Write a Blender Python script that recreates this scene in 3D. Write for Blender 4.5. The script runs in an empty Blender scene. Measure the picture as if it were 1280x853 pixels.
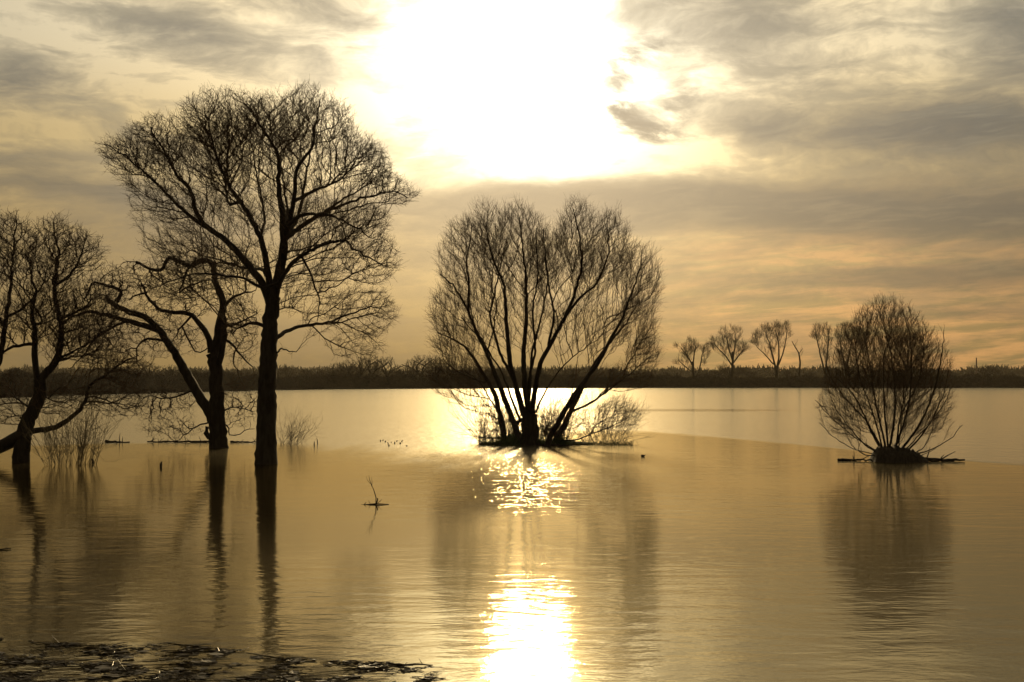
import bpy, math, random
import numpy as np
from mathutils import Vector

SC = bpy.context.scene
COL = SC.collection
R = math.radians
F = 1400.0          # focal length of the photograph in its own pixels (1280 wide)
HZ = 474.0          # row of the true horizon
CAMH = 4.0

# ---------------------------------------------------------------- camera
cam_d = bpy.data.cameras.new('camera')
cam = bpy.data.objects.new('camera', cam_d)
COL.objects.link(cam)
cam.location = (0, 0, CAMH)
cam.rotation_euler = (R(90), 0, 0)
cam_d.sensor_width = 36.0
cam_d.lens = 36.0 * F / 1280.0
cam_d.shift_y = (HZ - 426.5) / 1280.0
cam_d.clip_start = 0.1
cam_d.clip_end = 20000
SC.camera = cam

# ---------------------------------------------------------------- node helper
class NT:
    def __init__(s, tree):
        s.t = tree; s.n = tree.nodes; s.l = tree.links
    def put(s, inp, v):
        if isinstance(v, V): s.l.new(v.o, inp)
        elif v is not None: inp.default_value = v
    def node(s, typ, ins=None, out=0, **kw):
        n = s.n.new(typ)
        for k, v in kw.items(): setattr(n, k, v)
        for k, v in (ins or {}).items(): s.put(n.inputs[k], v)
        return V(s, n.outputs[out])
    def math(s, op, a, b=None, c=None, clamp=False):
        ins = {0: a}
        if b is not None: ins[1] = b
        if c is not None: ins[2] = c
        return s.node('ShaderNodeMath', ins, operation=op, use_clamp=clamp)
    def xyz(s, x, y, z=0.0):
        return s.node('ShaderNodeCombineXYZ', {0: x, 1: y, 2: z})
    def noise(s, vec, scale, detail=4, rough=0.5, dist=0.0, out=0):
        return s.node('ShaderNodeTexNoise', {'Vector': vec, 'Scale': scale, 'Detail': detail, 'Roughness': rough, 'Distortion': dist}, out)
    def ramp(s, fac, stops, interp='LINEAR'):
        n = s.n.new('ShaderNodeValToRGB'); s.put(n.inputs[0], fac)
        cr = n.color_ramp; cr.interpolation = interp
        while len(cr.elements) > 1: cr.elements.remove(cr.elements[-1])
        cr.elements[0].position = stops[0][0]; cr.elements[0].color = (*stops[0][1], 1)
        for p, c in stops[1:]:
            e = cr.elements.new(p); e.color = (*c, 1)
        return V(s, n.outputs[0])
    def smooth(s, x, lo, hi, a=0.0, b=1.0):
        return s.node('ShaderNodeMapRange', {0: x, 1: lo, 2: hi, 3: a, 4: b}, interpolation_type='SMOOTHSTEP')
    def mixc(s, f, a, b, mode='MIX'):
        n = s.n.new('ShaderNodeMix'); n.data_type = 'RGBA'; n.blend_type = mode; n.clamp_factor = True
        s.put(n.inputs[0], f)
        for i, v in ((6, a), (7, b)):
            s.put(n.inputs[i], v if isinstance(v, V) else (*v, 1))
        return V(s, n.outputs[2])
class V:
    def __init__(s, nt, o): s.nt = nt; s.o = o
    def __add__(s, b): return s.nt.math('ADD', s, b)
    def __radd__(s, b): return s.nt.math('ADD', s, b)
    def __sub__(s, b): return s.nt.math('SUBTRACT', s, b)
    def __rsub__(s, b): return s.nt.math('SUBTRACT', b, s)
    def __mul__(s, b): return s.nt.math('MULTIPLY', s, b)
    def __rmul__(s, b): return s.nt.math('MULTIPLY', s, b)
    def __truediv__(s, b): return s.nt.math('DIVIDE', s, b)

# ---------------------------------------------------------------- world
def azel(px, py):
    x, z = (px - 640) / F, (HZ - py) / F
    return math.degrees(math.atan2(x, 1)), math.degrees(math.atan2(z, math.hypot(x, 1)))
SUN_AZ, SUN_EL = azel(662, 98)

world = bpy.data.worlds.new('World'); SC.world = world
world.use_nodes = True
wt = world.node_tree; wt.nodes.clear()
w = NT(wt)
tc = wt.nodes.new('ShaderNodeTexCoord')
sep = wt.nodes.new('ShaderNodeSeparateXYZ'); wt.links.new(tc.outputs['Generated'], sep.inputs[0])
dx, dy, dz = (V(w, sep.outputs[i]) for i in range(3))
az = w.math('ARCTAN2', dx, dy) * 57.29578            # degrees, 0 = north (+Y)
el = w.math('ARCSINE', dz) * 57.29578
# wind-drawn warp of the cloud sheet
pw = w.xyz(az * 0.09, el * 0.26)
wa = w.noise(pw, 1.0, 3, 0.55)
wb = w.noise(w.xyz(az * 0.09 + 37.0, el * 0.3 + 5.0), 1.0, 3, 0.55)
az2 = az + (wa - 0.5) * 4.0
el2 = el + (wb - 0.5) * w.smooth(el, 0.5, 12, 0.5, 2.8)
n1 = w.noise(w.xyz(az2 * 0.085, el2 * 0.33), 1.0, 6, 0.56, 0.08)
n2 = w.noise(w.xyz(az2 * 0.28 + 11, el2 * 0.9 + 3), 1.0, 6, 0.6, 0.08)
n3 = w.noise(w.xyz(az2 * 0.9 + 51, el2 * 2.2 + 7), 1.0, 5, 0.62, 0.08)
fib = w.noise(w.xyz(az2 * 0.26 + 5, (el2 - az * 0.06) * 2.3), 1.0, 6, 0.66, 0.10)

def blob(px, py, rx, ry, amp, tilt=0.0, k=1.0):
    """soft cloud bank at a compass direction; radii in degrees of arc"""
    a0, e0 = azel(px, py)
    sx, sy = math.degrees(rx / F), math.degrees(ry / F)
    ct, st = math.cos(R(tilt)), math.sin(R(tilt))
    A = az2 - a0; E = el2 - e0
    u = (A * ct + E * st) * (1 / sx)
    v = (E * ct - A * st) * (1 / sy)
    d2 = u * u + v * v
    return w.math('EXPONENT', d2 * -1.0) * amp

dark = None
for b in [(1200, 168, 130, 32, 1.15, -3), (965, 158, 75, 26, .75, -10), (1040, 262, 330, 22, 1.1, -3), (800, 255, 180, 22, 1.0, 1),
          (1290, 272, 200, 30, .8, -4), (640, 248, 150, 16, .5, 2),
          (1180, 345, 230, 12, .75, 1), (900, 375, 200, 9, .3, 0), (1240, 390, 160, 9, .35, 2), (760, 330, 130, 18, .30, 0), (230, 45, 110, 32, .50, -12), (20, 90, 90, 30, .35, -6),
          (400, 85, 34, 20, .35, -40), (395, 10, 90, 20, .5, -6), (120, 248, 110, 14, .6, -4), (160, 300, 120, 30, .25, 0),
          (900, 20, 150, 46, .55, -6), (1000, 95, 120, 26, .28, -8), (1270, 40, 60, 50, .45, 0), 
          (560, 300, 120, 40, .28, 0), (560, 420, 400, 26, .12, 0), (20, 200, 60, 22, .3, 0)]:
    q = blob(*b); dark = q if dark is None else dark + q
wisp = None
for b in [(768, 130, 20, 18, .9, -30), (790, 152, 30, 17, 1.1, -30), (822, 168, 42, 13, .8, -8), (765, 98, 16, 26, .6, 0), (792, 68, 40, 16, .8, 15), (838, 124, 30, 22, .6, 0)]:
    q = blob(*b); wisp = q if wisp is None else wisp + q
n4 = w.noise(w.xyz(az * .55 + 21 + (wa - .5) * 3, (el + az * .25) * 1.25 + (wb - .5) * 3), 1.0, 6, 0.62, 0.05)
dark = dark + wisp * w.smooth(n4, .30, .70) * 1.15
tex = w.smooth(n1, 0.40, 0.62) * 0.50 + w.smooth(n2, 0.42, 0.66) * 0.42 + (fib - 0.5) * 0.55
dens = dark * (0.55 + n2 * 1.9) + tex * 0.66 + (n3 - 0.5) * (0.5 + dark * .8) - 0.16
dens = w.math('MAXIMUM', dens, 0.0)

# distance from the veiled sun
ga = az2 * 0.3 + az * 0.7 - SUN_AZ; ge = el2 * 0.25 + el * 0.75 - SUN_EL - 0.3
sd = w.math('SQRT', ga * ga * 0.55 + ge * ge)
core = w.math('EXPONENT', sd * sd * (-1.0 / 14.0)) * 2.4
halo = w.math('EXPONENT', sd * (-1.0 / 4.8)) * 1.55
wide = w.math('EXPONENT', sd * (-1.0 / 9.0)) * 0.42
# the heavy bank under the sun cuts the glare off
cut = w.smooth(el2 * 0.25 + el * 0.75 + (n2 - 0.5) * 1.2, SUN_EL - 6.0, SUN_EL - 4.6, 0.26, 1.0)
trans = w.math('EXPONENT', dens * -1.7)
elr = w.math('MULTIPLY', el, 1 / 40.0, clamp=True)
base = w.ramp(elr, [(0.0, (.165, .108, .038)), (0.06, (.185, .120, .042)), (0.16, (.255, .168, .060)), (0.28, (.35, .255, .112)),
                    (0.42, (.50, .435, .30)), (0.50, (.64, .53, .33)), (0.7, (.85, .67, .38)), (1.0, (.70, .56, .34))], 'EASE')  # stops above the view raised, added brightness for the rippled water to reflect
# orange lights between the low streaks, to the right
low = w.smooth(el, 11, 4) * w.smooth(az, 2, 14) * w.smooth(fib + n1 * 0.5, 0.6, 0.85)
base = w.mixc(low * 0.75, base, (.54, .26, .085))
# away from the sun the sheet is darker
away = w.smooth(w.math('ABSOLUTE', az - SUN_AZ), 8, 80, 1.0, 0.22)
dcol = w.mixc(w.smooth(el, 5, 16), (.072, .058, .038), (.058, .066, .066))
dcol = w.mixc(w.smooth(n2 * 0.5 + fib * 0.5, .45, .64) * .4, dcol, w.mixc(w.smooth(el, 5, 14), (.24, .165, .075), (.22, .195, .13)))
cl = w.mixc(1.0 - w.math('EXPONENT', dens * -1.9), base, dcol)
def vmul(c, f):
    n = wt.nodes.new('ShaderNodeVectorMath'); n.operation = 'SCALE'
    w.put(n.inputs[0], c); w.put(n.inputs['Scale'], f); return V(w, n.outputs[0])
def vadd(a, b):
    n = wt.nodes.new('ShaderNodeVectorMath'); n.operation = 'ADD'
    w.put(n.inputs[0], a); w.put(n.inputs[1], b); return V(w, n.outputs[0])
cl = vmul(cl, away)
glowc = w.mixc(w.smooth(sd, 2, 14), (1.0, .93, .70), (1.0, .70, .26))
glow = vmul(glowc, (core + halo + wide) * trans * cut)
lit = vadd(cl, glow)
sky = wt.nodes.new('ShaderNodeTexSky')
sky.sky_type = 'NISHITA'; sky.sun_disc = False
sky.sun_elevation = R(SUN_EL); sky.sun_rotation = R(SUN_AZ)
sky.dust_density = 4.0; sky.air_density = 1.0; sky.altitude = 0
nis = vmul(V(w, sky.outputs[0]), 0.05 * 0.10)
bg1 = wt.nodes.new('ShaderNodeBackground'); bg1.inputs[1].default_value = 1.0
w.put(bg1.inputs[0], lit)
bg2 = wt.nodes.new('ShaderNodeBackground'); bg2.inputs[1].default_value = 1.0
w.put(bg2.inputs[0], nis)
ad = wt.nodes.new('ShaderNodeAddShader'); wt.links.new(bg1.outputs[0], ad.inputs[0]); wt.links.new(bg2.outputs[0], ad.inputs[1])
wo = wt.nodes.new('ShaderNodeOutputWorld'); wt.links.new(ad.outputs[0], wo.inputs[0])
world.cycles.sampling_method = 'MANUAL'; world.cycles.sample_map_resolution = 1024

# ---------------------------------------------------------------- sun (veiled by thin cloud)
sun_d = bpy.data.lights.new('sun', 'SUN'); sun = bpy.data.objects.new('sun', sun_d); COL.objects.link(sun)
sun_d.energy = 2.2; sun_d.angle = R(3.8); sun_d.color = (1.0, .74, .38)
sv = Vector((math.sin(R(SUN_AZ)) * math.cos(R(SUN_EL)), math.cos(R(SUN_AZ)) * math.cos(R(SUN_EL)), math.sin(R(SUN_EL))))
sun.rotation_euler = sv.to_track_quat('Z', 'Y').to_euler()

SC.view_settings.view_transform = 'Standard'; SC.view_settings.look = 'None'
SC.view_settings.exposure = 0.24; SC.view_settings.gamma = 1.0
SC.view_settings.use_curve_mapping = False
SC.cycles.use_denoising = True; SC.cycles.denoising_prefilter = 'ACCURATE'
SC.cycles.max_bounces = 5; SC.cycles.glossy_bounces = 3; SC.cycles.diffuse_bounces = 2
SC.cycles.volume_bounces = 0; SC.cycles.caustics_reflective = False; SC.cycles.caustics_refractive = False
SC.cycles.sample_clamp_direct = 0; SC.cycles.sample_clamp_indirect = 6

# ---------------------------------------------------------------- tags, materials
def tag(o, label=None, cat=None, group=None, kind=None):
    if label: o['label'] = label
    if cat: o['category'] = cat
    if group: o['group'] = group
    if kind: o['kind'] = kind
    return o
def empty(name, loc, label, cat, group=None):
    o = bpy.data.objects.new(name, None); COL.objects.link(o); o.location = loc
    o.empty_display_size = 0.3
    return tag(o, label, cat, group)
def link_mesh(name, verts, faces, mat, parent=None, origin=None, smooth=True):
    me = bpy.data.meshes.new(name)
    v = np.asarray(verts, dtype=np.float32).reshape(-1, 3)
    if origin is not None: v = v - np.asarray(origin, dtype=np.float32)
    if isinstance(faces, np.ndarray):
        nf, k = faces.shape
        me.vertices.add(len(v)); me.vertices.foreach_set('co', v.ravel())
        me.loops.add(nf * k); me.loops.foreach_set('vertex_index', faces.astype(np.int32).ravel())
        me.polygons.add(nf); me.polygons.foreach_set('loop_start', np.arange(0, nf * k, k, dtype=np.int32))
        me.update(calc_edges=True); me.validate()
    else:
        me.from_pydata([tuple(map(float, p)) for p in v], [], faces)
    me.polygons.foreach_set('use_smooth', np.full(len(me.polygons), smooth)); me.update()
    me.materials.append(mat)
    o = bpy.data.objects.new(name, me); COL.objects.link(o)
    if parent is not None: o.parent = parent
    elif origin is not None: o.location = tuple(float(c) for c in origin)
    return o
def copy_tree(o, parent=None):
    c = o.copy(); COL.objects.link(c); c.parent = parent
    for ch in [x for x in bpy.data.objects if x.parent == o]: copy_tree(ch, c)
    return c

def mat_bark(name, c1, c2, scale=6, bump=0.5):
    m = bpy.data.materials.new(name); m.use_nodes = True; t = m.node_tree
    n = NT(t); b = t.nodes['Principled BSDF']
    c = t.nodes.new('ShaderNodeTexCoord')
    mp = n.node('ShaderNodeMapping', {'Vector': V(n, c.outputs['Object']), 'Scale': (1, 1, .25)})
    a = n.noise(mp, scale, 6, .65, .4)
    col = n.mixc(n.smooth(a, .3, .7), c1, c2)
    n.put(b.inputs['Base Color'], col); b.inputs['Roughness'].default_value = .85
    b.inputs['Specular IOR Level'].default_value = .25
    bm = n.node('ShaderNodeBump', {'Strength': bump, 'Distance': .04, 'Height': a})
    n.put(b.inputs['Normal'], bm)
    return m
M_BARK = mat_bark('bark', (.022, .016, .010), (.055, .042, .028), 5, .8)
M_TWIG = mat_bark('twig_bark', (.060, .038, .018), (.12, .075, .038), 3, .1)
M_FAR = mat_bark('far_bark', (.04, .034, .022), (.08, .062, .04), .4, .1)
M_MOSS = mat_bark('moss', (.03, .045, .012), (.09, .11, .03), 9, .6)
M_SOIL = mat_bark('soil', (.02, .015, .01), (.06, .045, .028), 7, .8)
M_REED = mat_bark('dead_reed', (.07, .05, .022), (.24, .18, .085), 12, .2)
M_BRICK = mat_bark('stack_brick', (.12, .07, .05), (.2, .12, .09), .5, .1)
M_BIRD = mat_bark('feather', (.03, .025, .02), (.09, .07, .05), 20, .1)

def mat_ground():
    m = bpy.data.materials.new('bank_grass'); m.use_nodes = True; t = m.node_tree; n = NT(t); b = t.nodes['Principled BSDF']
    c = t.nodes.new('ShaderNodeTexCoord'); o = V(n, c.outputs['Object'])
    a = n.noise(o, .08, 6, .6); a2 = n.noise(o, 1.2, 5, .7)
    col = n.mixc(n.smooth(a, .35, .65), (.018, .020, .010), (.045, .036, .018))
    col = n.mixc(n.smooth(a2, .45, .7), col, (.016, .015, .009))
    n.put(b.inputs['Base Color'], col); b.inputs['Roughness'].default_value = .95
    b.inputs['Specular IOR Level'].default_value = .1
    n.put(b.inputs['Normal'], n.node('ShaderNodeBump', {'Strength': .6, 'Distance': .3, 'Height': a2}))
    return m
M_GROUND = mat_ground()

# ---------------------------------------------------------------- water
def W(px, py, z=0.0):
    """point of the plane z seen at a photograph position"""
    d = F * (CAMH - z) / (py - HZ)
    return ((px - 640) / F * d, d, z)

def mat_water():
    m = bpy.data.materials.new('flood_water'); m.use_nodes = True; t = m.node_tree; n = NT(t); b = t.nodes['Principled BSDF']
    c = t.nodes.new('ShaderNodeTexCoord'); s = t.nodes.new('ShaderNodeSeparateXYZ'); t.links.new(c.outputs['Object'], s.inputs[0])
    X, Y = V(n, s.outputs[0]), V(n, s.outputs[1])
    big = n.noise(n.xyz(X * .05, Y * .03), 1.0, 4, .55)
    # edge of the wind-ruffled open water: a curve Y = edge(X)
    pts = [W(-200, 560), W(0, 558), W(110, 556), W(300, 555), W(420, 563), W(520, 578), W(600, 585), W(700, 548), W(770, 540), W(850, 543), W(930, 550), W(1030, 560), W(1180, 574), W(1280, 581), W(1500, 590)]
    cu = t.nodes.new('ShaderNodeFloatCurve'); n.put(cu.inputs['Value'], (X + 60) / 120)
    cp = cu.mapping.curves[0]
    P = [((p[0] + 60) / 120, p[1] / 120) for p in pts]
    cp.points[0].location = (0, P[0][1]); cp.points[1].location = (1, P[-1][1])
    for p in P[1:-1]: cp.points.new(*p)
    cu.mapping.update()
    edge = V(n, cu.outputs[0]) * 120
    wob = (n.noise(n.xyz(X * .12, Y * .05), 1.0, 4, .6) - .5) * 6
    hx = (X + 1) * (1 / 10)
    soft = n.math('EXPONENT', hx * hx * -1.0)
    wob2 = n.noise(n.xyz(X * .5, Y * .16), 1.0, 5, .65) - .5
    q = (Y - edge + wob * (1 + soft * 2.5) + wob2 * (soft * 26 + 2.6)) / (soft * 9 + 1.3)
    far = n.smooth(q, -.7, 1.3)
    def ell(x0, y0, rx, ry):
        u = (X - x0) * (1 / rx); v = (Y - y0) * (1 / ry)
        return n.smooth(n.math('SQRT', u * u + v * v) + (big - .5) * 1.2, 1.25, .45)
    # calm slick drawn out behind the edge, to the right
    x1, y1, _ = W(860, 513)
    slick = ell(x1, y1, 16, 7)
    x2, y2, _ = W(665, 590)
    stir = ell(x2, y2 - 2, 6.5, 15)                # broken water below the willow
    x3, y3, _ = W(575, 540)
    stir2 = ell(x3, y3 + 8, 7, 26)
    x4, y4, _ = W(200, 650)
    calm = ell(x4 - 3, y4 + 8, 15, 17)            # sheltered water at the left trees
    x5, y5, _ = W(1100, 605)
    calm2 = ell(x5, y5, 9, 5)
    x6, y6, _ = W(690, 676)
    calm3 = ell(x6, y6, 9, 6.5)                   # slack patch below the broken water
    rip = n.math('MAXIMUM', far * (1 - slick * .9), 0.0)
    # ripples: crests run left to right
    r1 = n.noise(n.xyz(X * 1.1, Y * 2.6), 1.0, 3, .55, .3)
    r2 = n.noise(n.xyz(X * 3.6, Y * 7.0 + 9), 1.0, 3, .6, .4)
    r3 = n.noise(n.xyz(X * .35, Y * .8 + 31), 1.0, 2, .5, .5)
    r4 = n.noise(n.xyz(X * 13, Y * 17), 1.0, 2, .6)
    k = 1 - calm * .45 - calm2 * .5 - calm3 * .62
    kn = k * (0.30 + big * .9)
    h = r3 * (.003 + kn * .021) + r1 * (.0016 + kn * .0160 + stir * .003) + r2 * (.0006 + kn * .0028 + stir * .0015 + rip * .003) + r4 * (rip * .0003)
    r5 = n.noise(n.xyz(X * 1.6, Y * 1.5 + 4), 1.0, 4, .65)
    r6 = n.noise(n.xyz(X * .9, Y * .5 + 4), 1.0, 4, .65)
    h = h + r5 * (stir * .018 + stir2 * .018) + r6 * (rip * .050 + stir * .006)
    bmp = n.node('ShaderNodeBump', {'Strength': 1.0, 'Distance': 1.0, 'Height': h})
    n.put(b.inputs['Normal'], bmp)
    mud = n.noise(n.xyz(X * .2, Y * .1), 1.0, 5, .6)
    gold = n.mixc(far, (1, .88, .60), (1, .94, .78))
    fr = t.nodes.new('ShaderNodeFresnel'); fr.inputs['IOR'].default_value = 3.0; n.put(fr.inputs['Normal'], bmp)
    df = t.nodes.new('ShaderNodeBsdfDiffuse'); n.put(df.inputs['Color'], n.mixc(mud, (.010, .007, .003), (.018, .012, .004))); n.put(df.inputs['Normal'], bmp)
    g1 = t.nodes.new('ShaderNodeBsdfGlossy'); n.put(g1.inputs['Color'], gold)
    n.put(g1.inputs['Roughness'], .072 + rip * .03 - stir * .015); n.put(g1.inputs['Normal'], bmp)
    # finest wavelets, too small to model: a second, wider lobe
    g2 = t.nodes.new('ShaderNodeBsdfGlossy'); n.put(g2.inputs['Color'], gold)
    n.put(g2.inputs['Roughness'], .32 + big * .12); n.put(g2.inputs['Normal'], bmp)
    m1 = t.nodes.new('ShaderNodeMixShader'); n.put(m1.inputs[0], .09 + rip * .12 - stir * .05 - calm * .085)
    t.links.new(g1.outputs[0], m1.inputs[1]); t.links.new(g2.outputs[0], m1.inputs[2])
    m2 = t.nodes.new('ShaderNodeMixShader'); t.links.new(fr.outputs[0], m2.inputs[0])
    t.links.new(df.outputs[0], m2.inputs[1]); t.links.new(m1.outputs[0], m2.inputs[2])
    t.links.new(m2.outputs[0], t.nodes['Material Output'].inputs['Surface'])
    return m
M_WATER = mat_water()
water = link_mesh('water', [(-900, -300, 0), (900, -300, 0), (900, 1500, 0), (-900, 1500, 0)], [(0, 1, 2, 3)], M_WATER, smooth=False)
tag(water, kind='structure')

# bank: a low dyke that comes nearer on the left
bank_line = [(-150, -250), (-125, 60), (-112, 180), (-107, 233), (-104, 280), (-98, 320), (-88, 373), (-72, 430), (-40, 462), (0, 478), (60, 500), (140, 512), (230, 500), (330, 470), (600, 400), (820, 330)]
def resample(pl, step):
    pl = [np.array(p, float) for p in pl]; out = [pl[0]]
    for a, b in zip(pl[:-1], pl[1:]):
        L = np.linalg.norm(b - a); k = max(1, int(round(L / step)))
        for i in range(1, k + 1): out.append(a + (b - a) * i / k)
    return np.array(out)
def smooth_line(p, it=3):
    p = p.copy()
    for _ in range(it): p[1:-1] = (p[:-2] + p[1:-1] * 2 + p[2:]) / 4
    return p
bl = smooth_line(resample(bank_line, 6), 12)
tan = np.gradient(bl, axis=0); tan /= np.linalg.norm(tan, axis=1)[:, None]
nor = np.stack([-tan[:, 1], tan[:, 0]], 1)     # away from the water
rng = np.random.default_rng(4)
prof = [(-2, -1.0), (0.0, -.1), (1.5, .35), (5, 1.2), (10, 3.0), (14, 3.6), (18, 3.7), (26, 2.6), (40, 1.8), (90, 1.6)]
def wob1(n_, s, seed):
    g = np.random.default_rng(seed).normal(size=n_ + 40)
    ker = np.exp(-np.linspace(-2, 2, s) ** 2); ker /= ker.sum()
    return np.convolve(g, ker, 'same')[20:20 + n_] * math.sqrt(s)
V_, F_ = [], []
n_b = len(bl); w1 = wob1(n_b, 7, 1); w2 = wob1(n_b, 15, 2)
for j, (o_, z_) in enumerate(prof):
    for i in range(n_b):
        oo = o_ + (w1[i] * .5 if j < 4 else 0)
        zz = z_ * (1 + .04 * w2[i]) + (rng.normal() * .07 if z_ > .5 else 0)
        p = bl[i] + nor[i] * oo
        V_.append((p[0], p[1], zz))
for j in range(len(prof) - 1):
    for i in range(n_b - 1):
        a = j * n_b + i; F_.append((a, a + n_b, a + n_b + 1, a + 1)[::-1])
bank = link_mesh('river_bank', V_, F_, M_GROUND); tag(bank, kind='structure')
# the land: one sheet under the flood and out to the horizon
gx = np.array([-9000, -3000, -1000, 1000, 3000, 9000.]); gy = np.array([-3000, -400, 500, 1500, 4000, 12000.])
gv = [(x, y, -2.0 if (abs(x) < 2000 and y < 1000) else 1.3) for y in gy for x in gx]
gf = [(j * 6 + i, j * 6 + i + 1, j * 6 + i + 7, j * 6 + i + 6) for j in range(5) for i in range(5)]
ground = link_mesh('ground', gv, gf, M_GROUND); tag(ground, kind='structure')
# the fields behind the dyke, butted to its back edge
be = bl + nor * 90
fv = [(p[0], p[1], 1.6) for p in be] + [(p[0] * 1.2 + (0 if abs(p[0]) > 400 else 0) + q[0] * 2500, p[1] + q[1] * 2500, 1.6) for p, q in zip(be, nor)]
ff = [(i, i + 1, n_b + i + 1, n_b + i) for i in range(n_b - 1)]
fld = link_mesh('field', fv, ff, M_GROUND); tag(fld, kind='structure')

# ---------------------------------------------------------------- tree machinery
class Tree:
    def __init__(s, d, seed):
        s.d = d; s.rng = np.random.default_rng(seed)
        s.P = []; s.par = []; s.R = []; s.limb = []      # limb id, -1 = grown
        s.paths = []; s.focus = None; s.fw = 0.0; s.mindot = -1.0
    def field(s, p):
        if s.focus is None: return np.zeros_like(p)
        f = p - s.focus; f /= np.linalg.norm(f, axis=1)[:, None] + 1e-9
        return f
    def pt(s, px, py, dy=0.0):
        return np.array([(px - 640) / F * s.d, s.d + dy, CAMH + (HZ - py) / F * s.d])
    def add_limb(s, pts, r0, r1, step=None, wig=.04, name='limb', free=False):
        """pts: (px, py[, depth offset in m]); radii in photo pixels"""
        k = s.d / F; step = step or max(.25, 6 * k)
        q = [s.pt(*p) for p in pts]
        if s.P and not free:
            A = np.array(s.P); j = int(np.argmin(((A - q[0]) ** 2).sum(1)))
            q0 = A[j]
            dl = (q0 - q[0]); dl[1] *= 1.0
            n_q = len(q)
            for i in range(n_q):           # keep the traced outline, let the depth start at the parent
                q[i] = q[i] + np.array([0, dl[1] * (1 - i / max(1, n_q - 1)), 0])
            q = [q0] + q if np.linalg.norm(q0 - q[0]) > step * .4 else [q0] + q[1:]
            parent = j
        else: parent = -1
        rs = resample(q, step)
        if len(rs) > 6: rs = np.vstack([rs[:1], smooth_line(rs, 1)[1:]])
        n_ = len(rs); L = s.rng.normal(size=(n_, 3)) * wig * np.linspace(.2, 1, n_)[:, None] * (step / .3)
        L[0] = 0; rs = rs + L
        path = []
        lid = len(s.paths)
        for i in range(n_):
            r = (r0 + (r1 - r0) * i / (n_ - 1)) * k
            if i == 0 and parent >= 0: path.append(parent); continue
            pp = parent if (i <= 1 and parent >= 0 and len(path) == 1) else (len(s.P) - 1 if i > 0 else -1)
            s.P.append(rs[i]); s.par.append(pp)
            s.R.append(r); s.limb.append(lid); path.append(len(s.P) - 1)
        s.paths.append((name, path, r0 * k))
    def attract(s, ells, n, shell=.0, minz=None, nodup=None):
        """ells: (px, py, rx, ry, depth radius m, weight[, depth centre m]) -> points inside"""
        k = s.d / F; out = []
        wt_ = np.array([e[5] for e in ells], float); wt_ /= wt_.sum()
        for e, ww in zip(ells, wt_):
            c = s.pt(e[0], e[1], e[6] if len(e) > 6 else 0); m_ = int(n * ww)
            v = s.rng.normal(size=(m_, 3)); v /= np.linalg.norm(v, axis=1)[:, None]
            rr = s.rng.random(m_) ** (1 / (3 + shell))
            out.append(c + v * rr[:, None] * np.array([e[2] * k, e[4], e[3] * k]))
        A = np.vstack(out)
        if minz is not None: A = A[A[:, 2] > minz]
        return A
    def grow(s, A, step, infl, kill, iters=120, jit=.25, up=.05, seeds_min=0.0, inertia=.35):
        P = np.array(s.P); par = list(s.par); n0 = len(P)
        dirs = np.zeros_like(P)
        for i in range(n0):
            if par[i] >= 0:
                v = P[i] - P[par[i]]; l = np.linalg.norm(v); dirs[i] = v / l if l > 0 else 0
        cnt = np.zeros(n0, int)
        ok = (P[:, 2] > seeds_min)
        best = np.full(len(A), 1e9); idx = np.full(len(A), -1)
        def upd(ids):
            nonlocal best, idx
            for c0 in range(0, len(ids), 400):
                ii = ids[c0:c0 + 400]
                D = ((A[:, None, :] - P[ii][None]) ** 2).sum(2)
                m_ = D.argmin(1); dmin = D[np.arange(len(A)), m_]
                better = dmin < best
                best[better] = dmin[better]; idx[better] = ii[m_[better]]
        upd(np.nonzero(ok)[0])
        alive = best > kill ** 2
        A, best, idx = A[alive], best[alive], idx[alive]
        for it in range(iters):
            if len(A) < 5: break
            inn = best < infl ** 2
            if not inn.any(): break
            I = idx[inn]; v = A[inn] - P[I]; v /= np.linalg.norm(v, axis=1)[:, None] + 1e-9
            if s.focus is not None:
                okd = (v * s.field(P[I])).sum(1) > s.mindot
                I = I[okd]; v = v[okd]
            S = np.zeros_like(P); np.add.at(S, I, v)
            u = np.unique(I); u = u[cnt[u] < 3]
            if len(u) == 0: break
            g = S[u]; g /= np.linalg.norm(g, axis=1)[:, None] + 1e-9
            g = g + dirs[u] * inertia + s.field(P[u]) * s.fw + s.rng.normal(size=g.shape) * jit; g[:, 2] += up
            g /= np.linalg.norm(g, axis=1)[:, None]
            cnt[u] += 1
            newP = P[u] + g * step * s.rng.uniform(.8, 1.2, (len(u), 1))
            b = len(P); P = np.vstack([P, newP]); dirs = np.vstack([dirs, g]); cnt = np.concatenate([cnt, np.zeros(len(u), int)])
            par.extend(u.tolist())
            upd(np.arange(b, len(P)))
            alive = best > kill ** 2
            A, best, idx = A[alive], best[alive], idx[alive]
        s.P = list(P); s.par = par
        s.R += [None] * (len(P) - n0); s.limb += [-1] * (len(P) - n0)
        s.dirs = dirs
    def radii(s, tip, expo=2.35, rmax=.6):
        n = len(s.P); acc = np.zeros(n); r = np.zeros(n)
        for i in range(n - 1, -1, -1):
            if s.R[i] is not None: r[i] = s.R[i]
            else: r[i] = max(tip, acc[i] ** (1 / expo)) if acc[i] > 0 else tip
            p = s.par[i]
            if p >= 0 and s.R[i] is None: acc[p] += r[i] ** expo
        for i in range(n):
            p = s.par[i]
            if p >= 0 and s.R[i] is None: r[i] = min(r[i], r[p] * (rmax if s.limb[p] >= 0 and s.R[p] is not None and s.R[p] > .1 else .97))
        s.r = r
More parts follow.
